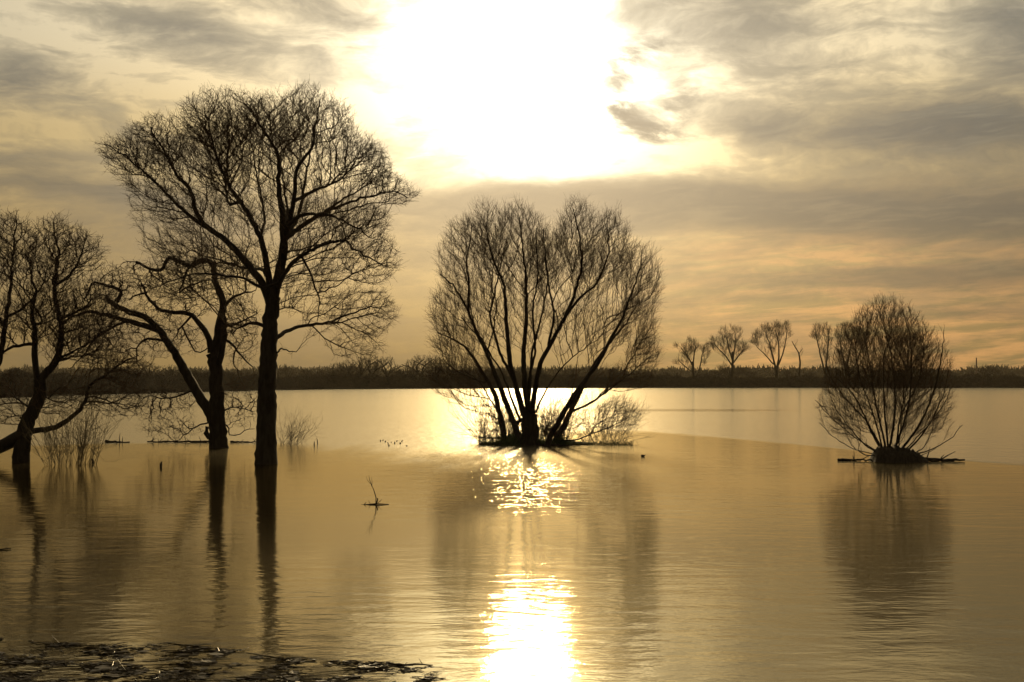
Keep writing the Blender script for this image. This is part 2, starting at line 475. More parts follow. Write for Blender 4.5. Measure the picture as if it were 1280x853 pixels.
    def chains(s, ids_ok):
        """split grown nodes into tubes that follow the thickest child"""
        n = len(s.P); kids = [[] for _ in range(n)]
        for i in range(n):
            if s.par[i] >= 0 and ids_ok[i]: kids[s.par[i]].append(i)
        out = []; cont = np.zeros(n, bool)
        for i in range(n):
            if not ids_ok[i] or cont[i]: continue
            ch = [s.par[i], i] if s.par[i] >= 0 else [i]
            c = i
            while kids[c]:
                nx = max(kids[c], key=lambda j: s.r[j]); cont[nx] = True; ch.append(nx); c = nx
            out.append(ch)
        return out
def tube_mesh(chs, sides_fn, jitter=None, cap=True):
    """chs: list of (points (n,3), radii (n,)) -> verts, quads"""
    VV, FF = [], []; base = 0
    for pts, rad in chs:
        pts = np.asarray(pts, float); rad = np.asarray(rad, float); n = len(pts)
        if n < 2: continue
        k = sides_fn(rad.max())
        t = np.gradient(pts, axis=0); t /= np.linalg.norm(t, axis=1)[:, None] + 1e-9
        ref = np.tile(np.array([0., 0., 1.]), (n, 1)); ref[np.abs(t[:, 2]).mean() > .75 if np.isscalar(np.abs(t[:, 2]).mean() > .75) else 0] = ref[0]
        if abs(t[:, 2]).mean() > .7: ref[:] = (0, 1, 0)
        a = np.cross(t, ref); a /= np.linalg.norm(a, axis=1)[:, None] + 1e-9
        b = np.cross(t, a)
        ang = np.arange(k) * 2 * math.pi / k
        R_ = rad[:, None, None] * np.ones((1, k, 1))
        if jitter is not None and rad.max() > .06:
            R_ = R_ * (1 + jitter.normal(size=(n, k, 1)) * .06 + .09 * np.sin(ang * 3 + jitter.random() * 6)[None, :, None])
        ring = pts[:, None, :] + (a[:, None, :] * np.cos(ang)[None, :, None] + b[:, None, :] * np.sin(ang)[None, :, None]) * R_
        VV.append(ring.reshape(-1, 3))
        i = np.arange(n - 1)[:, None] * k; j = np.arange(k)[None]; j2 = (j + 1) % k
        q = np.stack([i + j, i + j2, i + k + j2, i + k + j], -1).reshape(-1, 4) + base
        FF.append(q)
        base += n * k
        if cap and k > 3 and rad[-1] > .03:
            VV.append(pts[-1:] + t[-1] * rad[-1] * .4)
            e = base - k; FF.append(np.array([[e + jj, e + (jj + 1) % k, base, base] for jj in range(k)])); base += 1
    V2 = np.vstack(VV); F2 = np.vstack(FF)
    return V2, F2
def prisms(p0, p1, r0, r1):
    """independent 3-sided twigs, all at once"""
    n = len(p0); t = p1 - p0; t /= np.linalg.norm(t, axis=1)[:, None] + 1e-9
    ref = np.where(np.abs(t[:, 2:3]) > .8, np.array([[0., 1, 0]]), np.array([[0., 0, 1]]))
    a = np.cross(t, ref); a /= np.linalg.norm(a, axis=1)[:, None] + 1e-9; b = np.cross(t, a)
    vs = []
    for P_, r_ in ((p0, r0), (p1, r1)):
        for k in range(3):
            an = k * 2.0944
            vs.append(P_ + (a * math.cos(an) + b * math.sin(an)) * r_[:, None])
    V2 = np.stack(vs, 1).reshape(-1, 3)
    o = np.arange(n)[:, None, None] * 6
    q = np.array([[0, 1, 4, 3], [1, 2, 5, 4], [2, 0, 3, 5]])[None] + o
    return V2, q.reshape(-1, 4)
def twiglets(rng, org, dirs, n_per, length, r0, segs=3, spread=.9, up=.15, curl=.25, droop=0.0, sub=.6):
    """bushy ends: little zigzag shoots from given points; returns segment arrays"""
    k = np.repeat(np.arange(len(org)), n_per); p = org[k].copy()
    g = dirs[k] * .8 + rng.normal(size=p.shape) * spread * .6; g[:, 2] += up; g /= np.linalg.norm(g, axis=1)[:, None] + 1e-9
    L = length * rng.uniform(.4, 1.25, len(k)); r = np.full(len(k), r0)
    out = []
    mids = []
    for s_ in range(segs):
        p2 = p + g * (L / segs)[:, None]; r2 = r * .8
        out.append((p, p2, r, r2)); mids.append((p2, g.copy()))
        g = g + rng.normal(size=g.shape) * curl; g[:, 2] += up * .3 - droop; g /= np.linalg.norm(g, axis=1)[:, None]
        p, r = p2, r2
    if sub > 0:
        for (q, gg) in mids[:-1]:
            m_ = rng.random(len(q)) < sub
            qq = q[m_]; g2 = gg[m_] * .7 + rng.normal(size=qq.shape) * .55; g2[:, 2] += up
            g2 /= np.linalg.norm(g2, axis=1)[:, None]
            l2 = length * .45 * rng.uniform(.5, 1.2, len(qq))
            e = qq + g2 * l2[:, None]; rr = np.full(len(qq), r0 * .7)
            out.append((qq, e, rr, rr * .7))
    return [np.concatenate([o[i] for o in out]) for i in range(4)]

def finish(T, name, label, cat, group, crown_mat, tip, tw, expo=2.35, trunk_mat=None, crown_name='crown', merge_limbs=False, rmax=.6, origin=None):
    """turn a Tree into an Empty with trunk, limb and crown meshes"""
    trunk_mat = trunk_mat or M_BARK
    T.radii(tip, expo, rmax); print('TREE', name, len(T.P), flush=True)
    P = np.array(T.P)
    org = origin if origin is not None else (P[0][0], P[0][1], 0.0)
    root = empty(name, org, label, cat, group)
    sid = lambda r: 16 if r > .3 else 10 if r > .12 else 7 if r > .05 else 5 if r > .02 else 4
    jit = np.random.default_rng(7)
    merged = []
    for nm, path, r0 in T.paths:
        pts = P[path]; rad = np.array([T.r[i] for i in path]); rad[0] = min(rad[0], max(r0, rad[1] * 1.15)) if nm != 'trunk' else rad[0]
        if merge_limbs and nm != 'trunk': merged.append((pts, rad)); continue
        v, f = tube_mesh([(pts, rad)], sid, jit)
        link_mesh(nm, v, f, trunk_mat, root, org)
    if merged:
        v, f = tube_mesh(merged, sid, jit); link_mesh('limb', v, f, trunk_mat, root, org)
    okk = np.array([l < 0 for l in T.limb])
    VV, FF, b = [], [], 0
    if okk.any():
        chs = [(P[c], np.array([T.r[i] if (j or T.limb[i] < 0) else T.r[c[1]] for j, i in enumerate(c)])) for c in T.chains(okk)]
        v, f = tube_mesh(chs, lambda r: 6 if r > .05 else 4 if r > .02 else 3, None); VV.append(v); FF.append(f); b += len(v)
    for (rmin, rmaxx, prob, n_per, length, r0, kw) in tw:
        m_ = (T.r < rmaxx) & (T.r >= rmin) & (T.rng.random(len(P)) < prob)
        m_ &= np.linalg.norm(T.dirs, axis=1) > 0
        if kw.get('minz') is not None: m_ &= P[:, 2] > kw['minz']
        kk = {a: c for a, c in kw.items() if a != 'minz'}
        td = T.dirs[m_] + T.field(P[m_]) * T.fw * 1.3; td /= np.linalg.norm(td, axis=1)[:, None] + 1e-9
        seg = twiglets(T.rng, P[m_], td, n_per, length, r0, **kk)
        keep = (seg[1][:, 2] > .03)
        seg = [q[keep] for q in seg]
        v, f = prisms(*seg); VV.append(v); FF.append(f + b); b += len(v)
    if VV:
        link_mesh(crown_name, np.vstack(VV), np.vstack(FF), crown_mat, root, org, smooth=False)
    return root

# ================================================================ trees standing in the flood
DOWN = np.array([0, 0, -1.])

# ---- the great domed tree
T = Tree(F * CAMH / (580 - HZ), 11)
T.add_limb([(333, 586), (333, 574), (334, 520), (335, 470), (337, 430), (338, 400), (343, 371)], 13.5, 8.5, wig=.03, name='trunk')
T.P[0][2] = -.3
for i, p in enumerate(T.paths[0][1][:5]): T.R[p] *= (1.25, 1.13, 1.05, 1.02, 1)[i]
L = T.add_limb
L([(338, 385), (331, 362), (322, 345), (313, 336), (300, 318), (290, 308), (277, 297), (264, 288), (250, 276), (243, 262), (240, 239), (221, 220), (204, 188), (188, 160)], 5.5, .8, name='limb')
L([(262, 287), (236, 270), (212, 246), (190, 224), (172, 208), (150, 190), (130, 180)], 2.6, .5, name='limb')
L([(338, 382), (336, 350), (331, 318), (325, 296), (313, 272), (300, 253), (288, 236), (277, 213), (268, 190), (262, 160), (256, 140)], 4.6, .6, name='limb')
L([(300, 253, 2), (276, 250, 3), (262, 222, 4), (252, 196, 5), (238, 165, 5)], 2.2, .6, name='limb')
L([(343, 371), (348, 345), (353, 320), (355, 300), (353, 266), (349, 238), (348, 195), (334, 170), (322, 150), (310, 130)], 6.0, .6, name='limb')
L([(349, 350, -.5), (358, 322, -1), (363, 300, -1.5), (370, 285, -2), (378, 262, -2.5), (383, 231, -3), (392, 216, -3), (402, 204, -3), (408, 178, -3), (414, 143, -3)], 4.5, .6, name='limb')
L([(362, 302, -1), (378, 282, 0), (394, 266, 1), (413, 254, 1.5), (432, 244, 2), (457, 237, 2), (485, 230, 2), (504, 238, 2)], 3.4, .6, name='limb')
L([(368, 290, -2), (384, 283, -3), (401, 280, -3.5), (429, 284, -4), (444, 292, -4), (460, 298, -4), (480, 312, -4)], 2.6, .6, name='limb')
L([(347, 362), (358, 350, -1), (374, 336, -2), (390, 329, -3), (418, 320, -4), (436, 315, -4), (452, 316, -4.5), (462, 328, -5), (478, 338, -5), (496, 346, -5)], 3.2, .6, name='limb')
L([(344, 424), (350, 414, 1), (362, 406, 2), (386, 401, 3), (400, 396, 4), (408, 391, 4), (430, 384, 4), (448, 376, 4), (468, 380, 4)], 3.0, .6, name='limb')
L([(336, 410), (328, 408), (322, 403), (310, 405), (300, 409), (292, 416)], 3.0, .6, name='limb')
L([(355, 296, 0), (364, 270, 1.5), (366, 240, 2.5), (368, 206, 3), (374, 170, 3), (378, 138, 3)], 3.2, .6, name='limb')
L([(336, 348, 1), (322, 334, 2), (306, 330, 3), (286, 328, 3), (262, 318, 4), (238, 312, 4), (206, 300, 4)], 2.8, .6, name='limb')
L([(331, 362, -1), (316, 352, -2), (300, 350, -2), (285, 349, -3), (262, 350, -3), (246, 354, -3), (228, 364, -3)], 2.3, .5, name='limb')
L([(325, 296, 1), (318, 268, 3), (308, 238, 4), (300, 205, 4), (292, 170, 4), (288, 135, 4)], 2.4, .5, name='limb')
L([(354, 280, 1), (344, 250, 3), (334, 218, 4), (330, 180, 4), (328, 140, 4)], 2.4, .5, name='limb')
L([(378, 262, -2), (398, 244, -1), (420, 222, 1), (436, 196, 2), (446, 168, 2)], 2.2, .5, name='limb')
L([(394, 266, 1), (418, 236, 3), (444, 214, 4), (466, 196, 4)], 2.0, .5, name='limb')
L([(349, 440, 0), (356, 436, -1), (370, 440, -1.5), (380, 443, -2), (386, 432, -2)], 1.3, .4, name='limb')
L([(390, 329, -3), (402, 346, -3), (408, 366, -3), (414, 386, -3), (410, 404, -3)], 1.5, .4, name='limb')
ells = [(185, 205, 50, 42, 2.2, 1.0, 0), (160, 192, 36, 20, 1.6, .4, 0), (235, 175, 48, 38, 2.6, 1.1, 3), (285, 160, 50, 42, 2.6, 1.1, -1), (345, 150, 52, 38, 2.8, 1.2, 1),
        (405, 165, 46, 42, 2.8, 1.1, -2), (440, 200, 36, 36, 2.4, .8, 1), (485, 232, 34, 20, 1.8, .5, 2), (455, 290, 44, 22, 2.0, .6, -4),
        (475, 340, 36, 32, 2.0, .65, -5), (440, 385, 48, 34, 2.2, .75, 3), (400, 300, 46, 46, 3.0, .6, 0), (225, 255, 52, 36, 2.4, .8, 1), (205, 300, 46, 26, 2.2, .55, 4),
        (255, 320, 44, 28, 2.2, .5, 4), (330, 230, 80, 64, 3.6, 1.5, 0), (318, 155, 40, 38, 2.6, 1.0, 3), (294, 138, 30, 24, 2.4, .6, 1), (250, 150, 30, 26, 2.4, .5, 2), (455, 195, 28, 32, 2.2, .6, 3), (270, 190, 40, 40, 3, .6, 2), (325, 250, 165, 134, 4.6, 3.2, 0), (250, 365, 40, 24, 2, .3, -3), (400, 380, 46, 40, 2.2, .45, -2), (300, 400, 24, 26, 1.6, .15, 0), (430, 430, 40, 20, 1.6, .28, 3)]
T.focus = T.pt(338, 410, 0); T.fw = .38; T.mindot = -.05
ells += [(205, 178, 42, 30, 2.6, .7, 0), (300, 150, 64, 30, 2.8, .7, 0), (172, 190, 30, 26, 2.2, .3, 1)]
A = T.attract(ells, 30000, shell=1.0)
apx = 640 + A[:, 0] / T.d * F; apy = HZ - (A[:, 2] - CAMH) / T.d * F
A = A[apy > 11 + np.interp(apx, [110, 128, 150, 185, 215, 250, 300, 350, 400, 440, 470, 488, 520], [178, 176, 160, 148, 137, 126, 116, 112, 119, 138, 165, 200, 226])]
T.grow(A[::11], .28, 6.0, .75, iters=60, jit=.16, up=.03, seeds_min=4.5)
T.grow(A, .16, 1.8, .18, iters=80, jit=.22, up=.02, seeds_min=4.5)
big = finish(T, 'domed_tree', 'tallest bare tree with a thick upright trunk and wide domed crown in the flood', 'tree', 'bare trees standing in the flood water', M_TWIG, .008,
       [(0, .013, .9, 2, .46, .0058, dict(segs=3, up=.12, curl=.30, sub=.6)), (.011, .05, .35, 1, .6, .009, dict(segs=3, up=.10, curl=.3, sub=.6))], expo=2.5)

# ---- the crooked old tree beside it
T = Tree(F * CAMH / (560 - HZ), 12); L = T.add_limb
L([(273, 566), (273, 556), (272, 540), (271, 525), (271, 513), (270, 490), (269, 462), (266, 441)], 11.5, 7, wig=.05, name='trunk')
T.P[0][2] = -.3
for i, p in enumerate(T.paths[0][1][:4]): T.R[p] *= (1.2, 1.1, 1.0, 1)[i]
L([(268, 528), (262, 514), (252, 500), (245, 487), (236, 472), (228, 458), (218, 440), (207, 424), (198, 410), (188, 402), (180, 394), (163, 391), (147, 384), (132, 371)], 7.2, 2.6, name='limb')
L([(200, 416), (188, 410), (170, 404), (150, 399), (132, 394), (110, 390), (94, 394), (80, 402)], 4.0, 1.0, name='limb')
L([(144, 382), (149, 372), (154, 363), (142, 360), (129, 356), (114, 353), (110, 368), (104, 376)], 2.8, .9, name='limb')
L([(159, 402), (146, 407), (134, 412), (124, 420), (114, 428), (104, 446), (84, 462)], 1.8, .4, name='limb')
L([(208, 427), (195, 424), (178, 424), (171, 436), (170, 448), (174, 460)], 1.8, .5, name='limb')
L([(267, 445), (272, 420), (274, 402), (279, 385), (277, 370), (268, 350), (267, 334), (264, 326), (256, 325), (246, 328), (238, 334), (226, 328), (211, 321), (206, 330), (202, 339), (187, 337), (170, 328)], 5.6, 1.5, name='limb')
L([(270, 462, 0), (279, 445, -.4), (283, 420, -.6), (283, 400, -.6), (281, 384, -.4)], 4.4, 2.6, name='limb')
L([(265, 440), (262, 424), (253, 408), (244, 398), (236, 391), (220, 391), (202, 390), (191, 380), (183, 367), (176, 354)], 4.0, 1.3, name='limb')
L([(183, 366), (172, 368), (161, 376)], 1.6, .8, name='limb')
L([(238, 394), (228, 407), (220, 418), (214, 430)], 1.6, .4, name='limb')
L([(227, 410), (236, 426), (244, 441), (256, 440), (266, 430)], 1.2, .6, name='limb')
L([(280, 386), (290, 371), (300, 368), (312, 364)], 2.4, .9, name='limb')
L([(235, 335), (230, 350), (222, 368), (238, 356), (252, 351), (270, 348)], 1.6, .9, name='limb')
L([(282, 408), (294, 406), (306, 400), (318, 392)], 1.8, .6, name='limb')
L([(284, 424), (296, 434), (302, 444), (312, 454), (318, 464)], 1.9, .6, name='limb')
L([(296, 436), (292, 452), (296, 462), (300, 474)], 1.2, .4, name='limb')
L([(247, 488), (236, 490), (220, 496), (207, 499), (192, 495), (176, 497)], 1.5, .4, name='limb')
L([(264, 528), (250, 531), (240, 536), (230, 545), (221, 552)], 1.2, .4, name='limb')
L([(280, 515), (290, 508), (300, 511), (318, 514)], 1.0, .5, name='limb')
L([(281, 528), (286, 536), (286, 546), (300, 541), (318, 536)], 1.1, .4, name='limb')
L([(266, 548), (261, 546), (257, 542), (259, 536)], 4.5, 2.8, name='burl')
ells = [(135, 360, 32, 20, 1.4, .7), (160, 350, 44, 24, 1.6, .8), (205, 345, 50, 26, 1.8, .9, 1), (180, 400, 56, 30, 1.8, .9), (130, 410, 36, 24, 1.6, .6), (225, 420, 30, 26, 1.4, .5),
        (245, 370, 36, 26, 1.6, .6), (300, 410, 26, 50, 1.6, .7), (300, 500, 26, 36, 1.2, .5), (200, 505, 46, 24, 1.4, .6), (215, 535, 40, 14, 1.0, .35), (160, 440, 50, 24, 1.6, .5), (295, 340, 30, 24, 1.4, .35)]
A = T.attract(ells, 9500, shell=.2)
T.grow(A[::9], .26, 5.0, .7, iters=50, jit=.35, up=-.03)
T.grow(A, .17, 1.4, .22, iters=50, jit=.38, up=-.03)
finish(T, 'crooked_tree', 'crooked old forked tree with a bent broken top, left of the tallest tree', 'tree', 'bare trees standing in the flood water', M_TWIG, .010,
       [(0, .012, .7, 1, .5, .008, dict(segs=3, up=-.02, curl=.4, sub=.7)), (.012, .04, .3, 1, .5, .008, dict(segs=3, up=0, curl=.35, sub=.6))], expo=2.2)

# ---- leaning tree at the left edge
T = Tree(F * CAMH / (578 - HZ), 13); L = T.add_limb
L([(26, 588), (26, 578), (28, 560), (29, 545), (34, 528), (42, 512), (48, 500), (51, 486), (48, 473)], 10.5, 7, wig=.05, name='trunk')
T.P[0][2] = -.3
L([(34, 541), (22, 547), (8, 555), (-6, 563), (-18, 574), (-26, 582)], 8.5, 7, name='trunk')
L([(47, 478), (45, 465), (43, 450), (43, 437), (44, 412), (38, 392), (44, 370), (40, 345), (34, 318)], 4.5, .8, name='limb')
L([(50, 476), (57, 467), (65, 459), (72, 450), (75, 436), (77, 423), (76, 400), (70, 380), (68, 357), (72, 335), (74, 318), (70, 300), (67, 278)], 5, .7, name='limb')
L([(36, 540), (50, 538), (63, 536), (74, 532), (84, 526), (96, 517), (103, 507), (108, 496), (111, 482), (120, 476), (130, 471), (142, 461), (164, 447)], 4.0, .7, name='limb')
L([(72, 452), (82, 449), (90, 446), (104, 446), (116, 440)], 1.8, .5, name='limb')
L([(74, 448), (88, 442), (102, 434), (117, 426), (126, 417), (138, 411)], 1.8, .5, name='limb')
L([(70, 357), (78, 352), (88, 344), (97, 330), (104, 312), (107, 292)], 2.2, .5, name='limb')
L([(76, 400), (92, 392), (106, 384), (118, 372)], 2.0, .5, name='limb')
L([(43, 432), (30, 431), (16, 433), (6, 440), (0, 447)], 2.2, 1.4, name='limb')
L([(-8, 562), (-18, 540), (-18, 505), (-8, 470), (0, 447), (5, 415), (9, 385), (14, 355), (15, 329), (19, 296), (20, 275)], 5.5, .7, name='limb')
L([(9, 395), (21, 392), (35, 380), (47, 367), (56, 352), (60, 332)], 2.0, .5, name='limb')
L([(55, 404), (47, 390), (36, 373), (26, 358), (20, 342)], 1.7, .5, name='limb')
L([(6, 410), (-12, 380), (-22, 350), (-26, 320)], 2.4, .6, name='limb')
L([(42, 513), (30, 505), (20, 498), (10, 480), (6, 470)], 1.4, .4, name='limb')
L([(60, 498), (66, 492), (76, 484)], 1.4, .6, name='limb')
ells = [(14, 315, 26, 48, 2.0, 1.0), (-20, 330, 26, 50, 2, .6), (72, 320, 34, 46, 2.2, 1.2), (104, 320, 22, 30, 1.5, .5), (112, 390, 38, 36, 2.0, .9), (60, 390, 44, 44, 2.2, 1.4), (90, 420, 60, 40, 2.2, .9), (50, 345, 40, 40, 2.2, .6), (10, 410, 34, 44, 2, .6),
        (105, 440, 50, 30, 2, .8), (145, 465, 34, 20, 1.5, .35), (70, 500, 40, 22, 1.6, .45), (10, 500, 30, 34, 1.6, .5), (140, 500, 40, 24, 1.5, .35)]
T.focus = T.pt(40, 520, 0); T.fw = .35; T.mindot = -.1
A = T.attract(ells, 16000, shell=.2)
T.grow(A[::9], .26, 5.0, .7, iters=50, jit=.2, up=.05)
T.grow(A, .17, 1.4, .21, iters=60, jit=.25, up=.05)
finish(T, 'leaning_tree', 'leaning tree with a low twisted trunk, cut by the left edge', 'tree', 'bare trees standing in the flood water', M_TWIG, .010,
       [(0, .012, .85, 2, .5, .008, dict(segs=3, up=.12, curl=.3, sub=.6)), (.012, .04, .35, 1, .5, .008, dict(segs=3, up=.1, curl=.3, sub=.6))], expo=2.2, merge_limbs=False)

# ---- many-stemmed willow in the middle
T = Tree(F * CAMH / (557 - HZ), 14); L = T.add_limb
L([(662, 566), (662, 556), (662, 544), (662, 530), (662, 518)], 13.5, 9, wig=.04, name='trunk')
T.P[0][2] = -.3
for i, p in enumerate(T.paths[0][1][:3]): T.R[p] *= (1.3, 1.15, 1.05)[i]
def stem(pts, r0, r1, free=False): T.add_limb([(p[0], p[1], (p[2] if len(p) > 2 else 0)) for p in pts], r0 * .80, r1, wig=.03, name='stem', free=free)
stem([(632, 560, 1), (630, 545, 1), (625, 521, 2), (619, 496, 3), (608, 476, 4), (594, 453, 4), (577, 430, 5), (556, 418, 5), (540, 412, 5)], 5.6, .7, True)
stem([(624, 522, 2), (612, 500, 2), (602, 483, 2), (590, 470, 2), (576, 462, 2)], 1.5, .4)
stem([(656, 556, 0), (648, 545, .5), (637, 517, 1.5), (627, 491, 2), (613, 455, 2.5), (602, 430, 3), (592, 410, 3), (580, 380, 3), (563, 351, 3), (545, 336, 3)], 5.5, .7)
stem([(582, 384, 3), (584, 350, 3), (580, 322, 3), (586, 290, 3), (588, 274, 3)], 2.4, .5)
stem([(657, 525, 0), (648, 494, 0), (637, 453, -1), (633, 404, -1), (631, 363, -2), (614, 320, -2), (607, 285, -2)], 5.0, .6)
stem([(661, 520), (656, 486), (654, 440), (658, 400), (658, 363), (654, 312), (649, 272)], 5.0, .6)
stem([(664, 520), (668, 486, -1), (674, 455, -2), (690, 425, -2), (704, 398, -3), (712, 380, -3), (724, 340, -3), (720, 300, -3), (713, 270, -3)], 4.6, .6)
stem([(700, 408, -3), (706, 396, -3), (722, 376, -3), (742, 360, -3), (754, 325, -4), (752, 290, -4)], 2.2, .5)
stem([(682, 560, -1), (687, 545, -1), (700, 520, -2), (715, 492, -3), (733, 468, -3), (746, 448, -4), (758, 424, -4), (769, 405, -4), (781, 372, -4), (793, 338, -4)], 4.8, .6, True)
stem([(692, 560, 1), (698, 548, 1), (708, 532, 2), (720, 510, 3), (732, 486, 3), (748, 455, 4), (770, 425, 4), (792, 400, 4), (806, 374, 4)], 5.0, .6, True)
stem([(714, 518, 3), (740, 507, 3), (772, 486, 4), (800, 464, 4), (824, 444, 4)], 2.3, .5)
stem([(700, 552, 0), (719, 549, -2), (743, 537, -3), (760, 531, -3), (780, 520, -3)], 1.5, .4)
stem([(660, 522, 1), (664, 480, 3), (666, 440, 4), (680, 390, 5), (690, 340, 6), (684, 290, 6)], 3.0, .6)
stem([(668, 520, 0), (676, 500, 0), (686, 482, 0), (700, 462, 0), (716, 446, 0), (738, 430, 0)], 1.8, .5)
stem([(652, 530, 0), (640, 500, -1), (630, 470, -2), (612, 440, -3), (596, 420, -3), (580, 400, -3)], 2.2, .5)
stem([(662, 520, -1), (660, 480, -2), (668, 440, -3), (664, 400, -4), (670, 350, -5), (668, 300, -5)], 2.6, .5)
stem([(658, 525, 1), (645, 480, 3), (624, 440, 4), (610, 390, 5), (622, 330, 6), (632, 285, 6)], 3.3, .6)
stem([(684, 432, -2), (690, 400, -4), (680, 350, -5), (676, 300, -5)], 2.2, .5)
stem([(608, 480, 4), (590, 474, 4), (570, 465, 3), (552, 452, 3)], 1.6, .5)
ells = [(585, 325, 44, 60, 2.6, 1.2, 3), (612, 310, 36, 48, 2.2, .5, -2), (735, 350, 30, 40, 2.4, .5, 0), (690, 330, 26, 44, 2.2, .4, 2), (650, 315, 38, 56, 2.6, 1.2, 0), (684, 320, 30, 50, 2.4, .6, 5), (718, 315, 28, 52, 2.2, .9, -3), (754, 330, 26, 52, 2.0, .8, -4),
        (786, 365, 32, 50, 2.4, .9, -3), (798, 410, 30, 40, 2.2, .7, 3), (810, 445, 24, 24, 1.8, .4, 4), (562, 390, 32, 38, 2.4, .8, 4), (568, 430, 36, 26, 2.2, .6, 4),
        (640, 400, 60, 50, 4.0, .9, 0), (730, 420, 56, 50, 3.6, .8, 0), (590, 470, 40, 26, 2.2, .35, 3), (745, 485, 50, 24, 2.2, .35, 2), (600, 510, 44, 26, 2, .5, 2), (762, 522, 30, 22, 1.8, .8, -2.5), (560, 475, 34, 30, 2, .3, 3), (790, 480, 40, 24, 2, .35, 3)]
T.focus = T.pt(664, 600, 0); T.fw = .45; T.mindot = .12
A = T.attract(ells, 21000, shell=.4)
T.grow(A[::12], .36, 8.0, .9, iters=60, jit=.12, up=.10)
T.grow(A, .20, 2.4, .22, iters=80, jit=.16, up=.05)
finish(T, 'multi_stemmed_willow', 'wide many-stemmed bare willow in the sun glitter, rising from one stump', 'willow', 'bare trees standing in the flood water', M_TWIG, .009,
       [(0, .013, .95, 3, .75, .0055, dict(segs=3, up=.22, curl=.18, sub=.5, spread=.75)), (.013, .05, .4, 1, .8, .009, dict(segs=3, up=.25, curl=.2, sub=.5, spread=.8))], expo=2.7)

# ---- round willow bush on its own mound
T = Tree(F * CAMH / (577 - HZ), 15); L = T.add_limb
D5 = T.d
L([(1110, 580), (1110, 572), (1110, 566)], 6, 4, name='trunk')
T.P[0][2] = -.3
rg = np.random.default_rng(5)
for (pts, r0) in [([(1104, 566), (1092, 540), (1082, 510), (1070, 487), (1052, 470)], 2.6), ([(1108, 562), (1103, 530), (1098, 500), (1096, 460), (1090, 420), (1084, 395)], 2.2),
                  ([(1112, 562), (1118, 530), (1120, 500), (1118, 470), (1112, 430), (1102, 400), (1100, 382)], 2.6), ([(1118, 564), (1128, 530), (1134, 500), (1134, 460), (1130, 420), (1120, 392)], 2.4),
                  ([(1124, 566), (1140, 540), (1152, 510), (1158, 478), (1162, 440), (1158, 415)], 2.6), ([(1130, 568), (1148, 548), (1164, 522), (1176, 492), (1180, 462)], 2.0),
                  ([(1100, 568), (1080, 556), (1060, 535), (1044, 512), (1034, 496)], 1.8), ([(1096, 570), (1076, 568), (1056, 558), (1042, 545)], 1.3), ([(1136, 570), (1156, 562), (1172, 548), (1182, 530)], 1.5),
                  ([(1106, 564), (1088, 526), (1066, 500), (1050, 470), (1046, 440)], 2.0), ([(1110, 562), (1108, 520), (1108, 478), (1110, 440), (1124, 410)], 2.2), ([(1120, 564), (1122, 520), (1142, 480), (1146, 440), (1142, 410)], 2.0),
                  ([(1104, 564), (1092, 520), (1076, 480), (1066, 440), (1072, 412)], 1.8), ([(1098, 568), (1074, 548), (1048, 522), (1034, 500)], 1.2), ([(1094, 571), (1070, 562), (1050, 548), (1038, 530)], 1.0), ([(1134, 571), (1160, 560), (1176, 540), (1186, 512)], 1.3), ([(1128, 566), (1156, 534), (1176, 506), (1186, 482)], 1.4), ([(1140, 572), (1156, 569), (1170, 560)], .8), ([(1122, 564), (1132, 500), (1152, 450), (1168, 430)], 1.3)]:
    dyy = rg.uniform(-2.4, 2.4)
    stem([(p[0], p[1], dyy * i / (len(pts) - 1)) for i, p in enumerate(pts)], r0 * .8, .35)
ells = [(1108, 470, 76, 62, 2.8, 2.2), (1108, 440, 62, 46, 2.4, 1.2), (1108, 420, 46, 44, 1.8, 1.2), (1104, 395, 16, 26, .9, .16), (1128, 405, 14, 20, .9, .1), (1108, 505, 82, 50, 2.8, 2.0), (1108, 532, 74, 30, 2.6, 1.2), (1150, 460, 34, 44, 1.8, .5), (1080, 425, 22, 34, 1.4, .3)]
T.focus = T.pt(1110, 580, 0); T.fw = .5; T.mindot = .15
A = T.attract(ells, 13000, shell=.5, minz=.2)
T.grow(A[::9], .26, 5.0, .6, iters=60, jit=.10, up=.06)
T.grow(A, .14, 2.0, .165, iters=80, jit=.13, up=.0)
finish(T, 'willow_bush', 'round many-stemmed bare willow bush on a small mound at the right', 'bush', None, M_TWIG, .006,
       [(0, .0095, .95, 3, .42, .0045, dict(segs=3, up=.12, curl=.16, sub=.4, spread=.65)), (.0095, .04, .35, 1, .5, .0065, dict(segs=3, up=.25, curl=.18, sub=.4, spread=.65))], expo=2.75, crown_name='twigs')
def mound(name, pxs, d, hfn, depth, mat, seed, label, cat, nx=60, ny=14):
    """low lump of soil and roots standing out of the water between two picture columns"""
    rg = np.random.default_rng(seed); v, f = [], []
    x0, x1 = [(p - 640) / F * d for p in pxs]; cx = (x0 + x1) / 2
    bump = wob1(nx * ny, 5, seed).reshape(ny, nx)
    for j in range(ny):
        for i in range(nx):
            u = i / (nx - 1); vv = j / (ny - 1) * 2 - 1
            prof_ = max(0, 1 - vv * vv) ** .6
            h = hfn(u) * prof_ * (1 + .10 * bump[j, i]) - .06
            if j in (0, ny - 1) or i in (0, nx - 1): h = -.15
            wdt = depth * (.55 + .45 * math.sin(math.pi * u) ** .5)
            v.append((x0 + (x1 - x0) * u, d + vv * wdt, h))
    for j in range(ny - 1):
        for i in range(nx - 1):
            a = j * nx + i; f.append((a, a + 1, a + nx + 1, a + nx))
    o = link_mesh(name, v, f, mat, None, (cx, d, 0)); tag(o, label, cat); return o
def hm(u):
    return .10 + .60 * max(0, min(1, (u - .02) / .10)) * (1 - .85 * max(0, (u - .60) / .40) ** 1.5)
mound('root_mound', (1088, 1156), D5, hm, 1.1, M_SOIL, 3, 'dark hump of soil and roots under the round willow bush', 'mound')

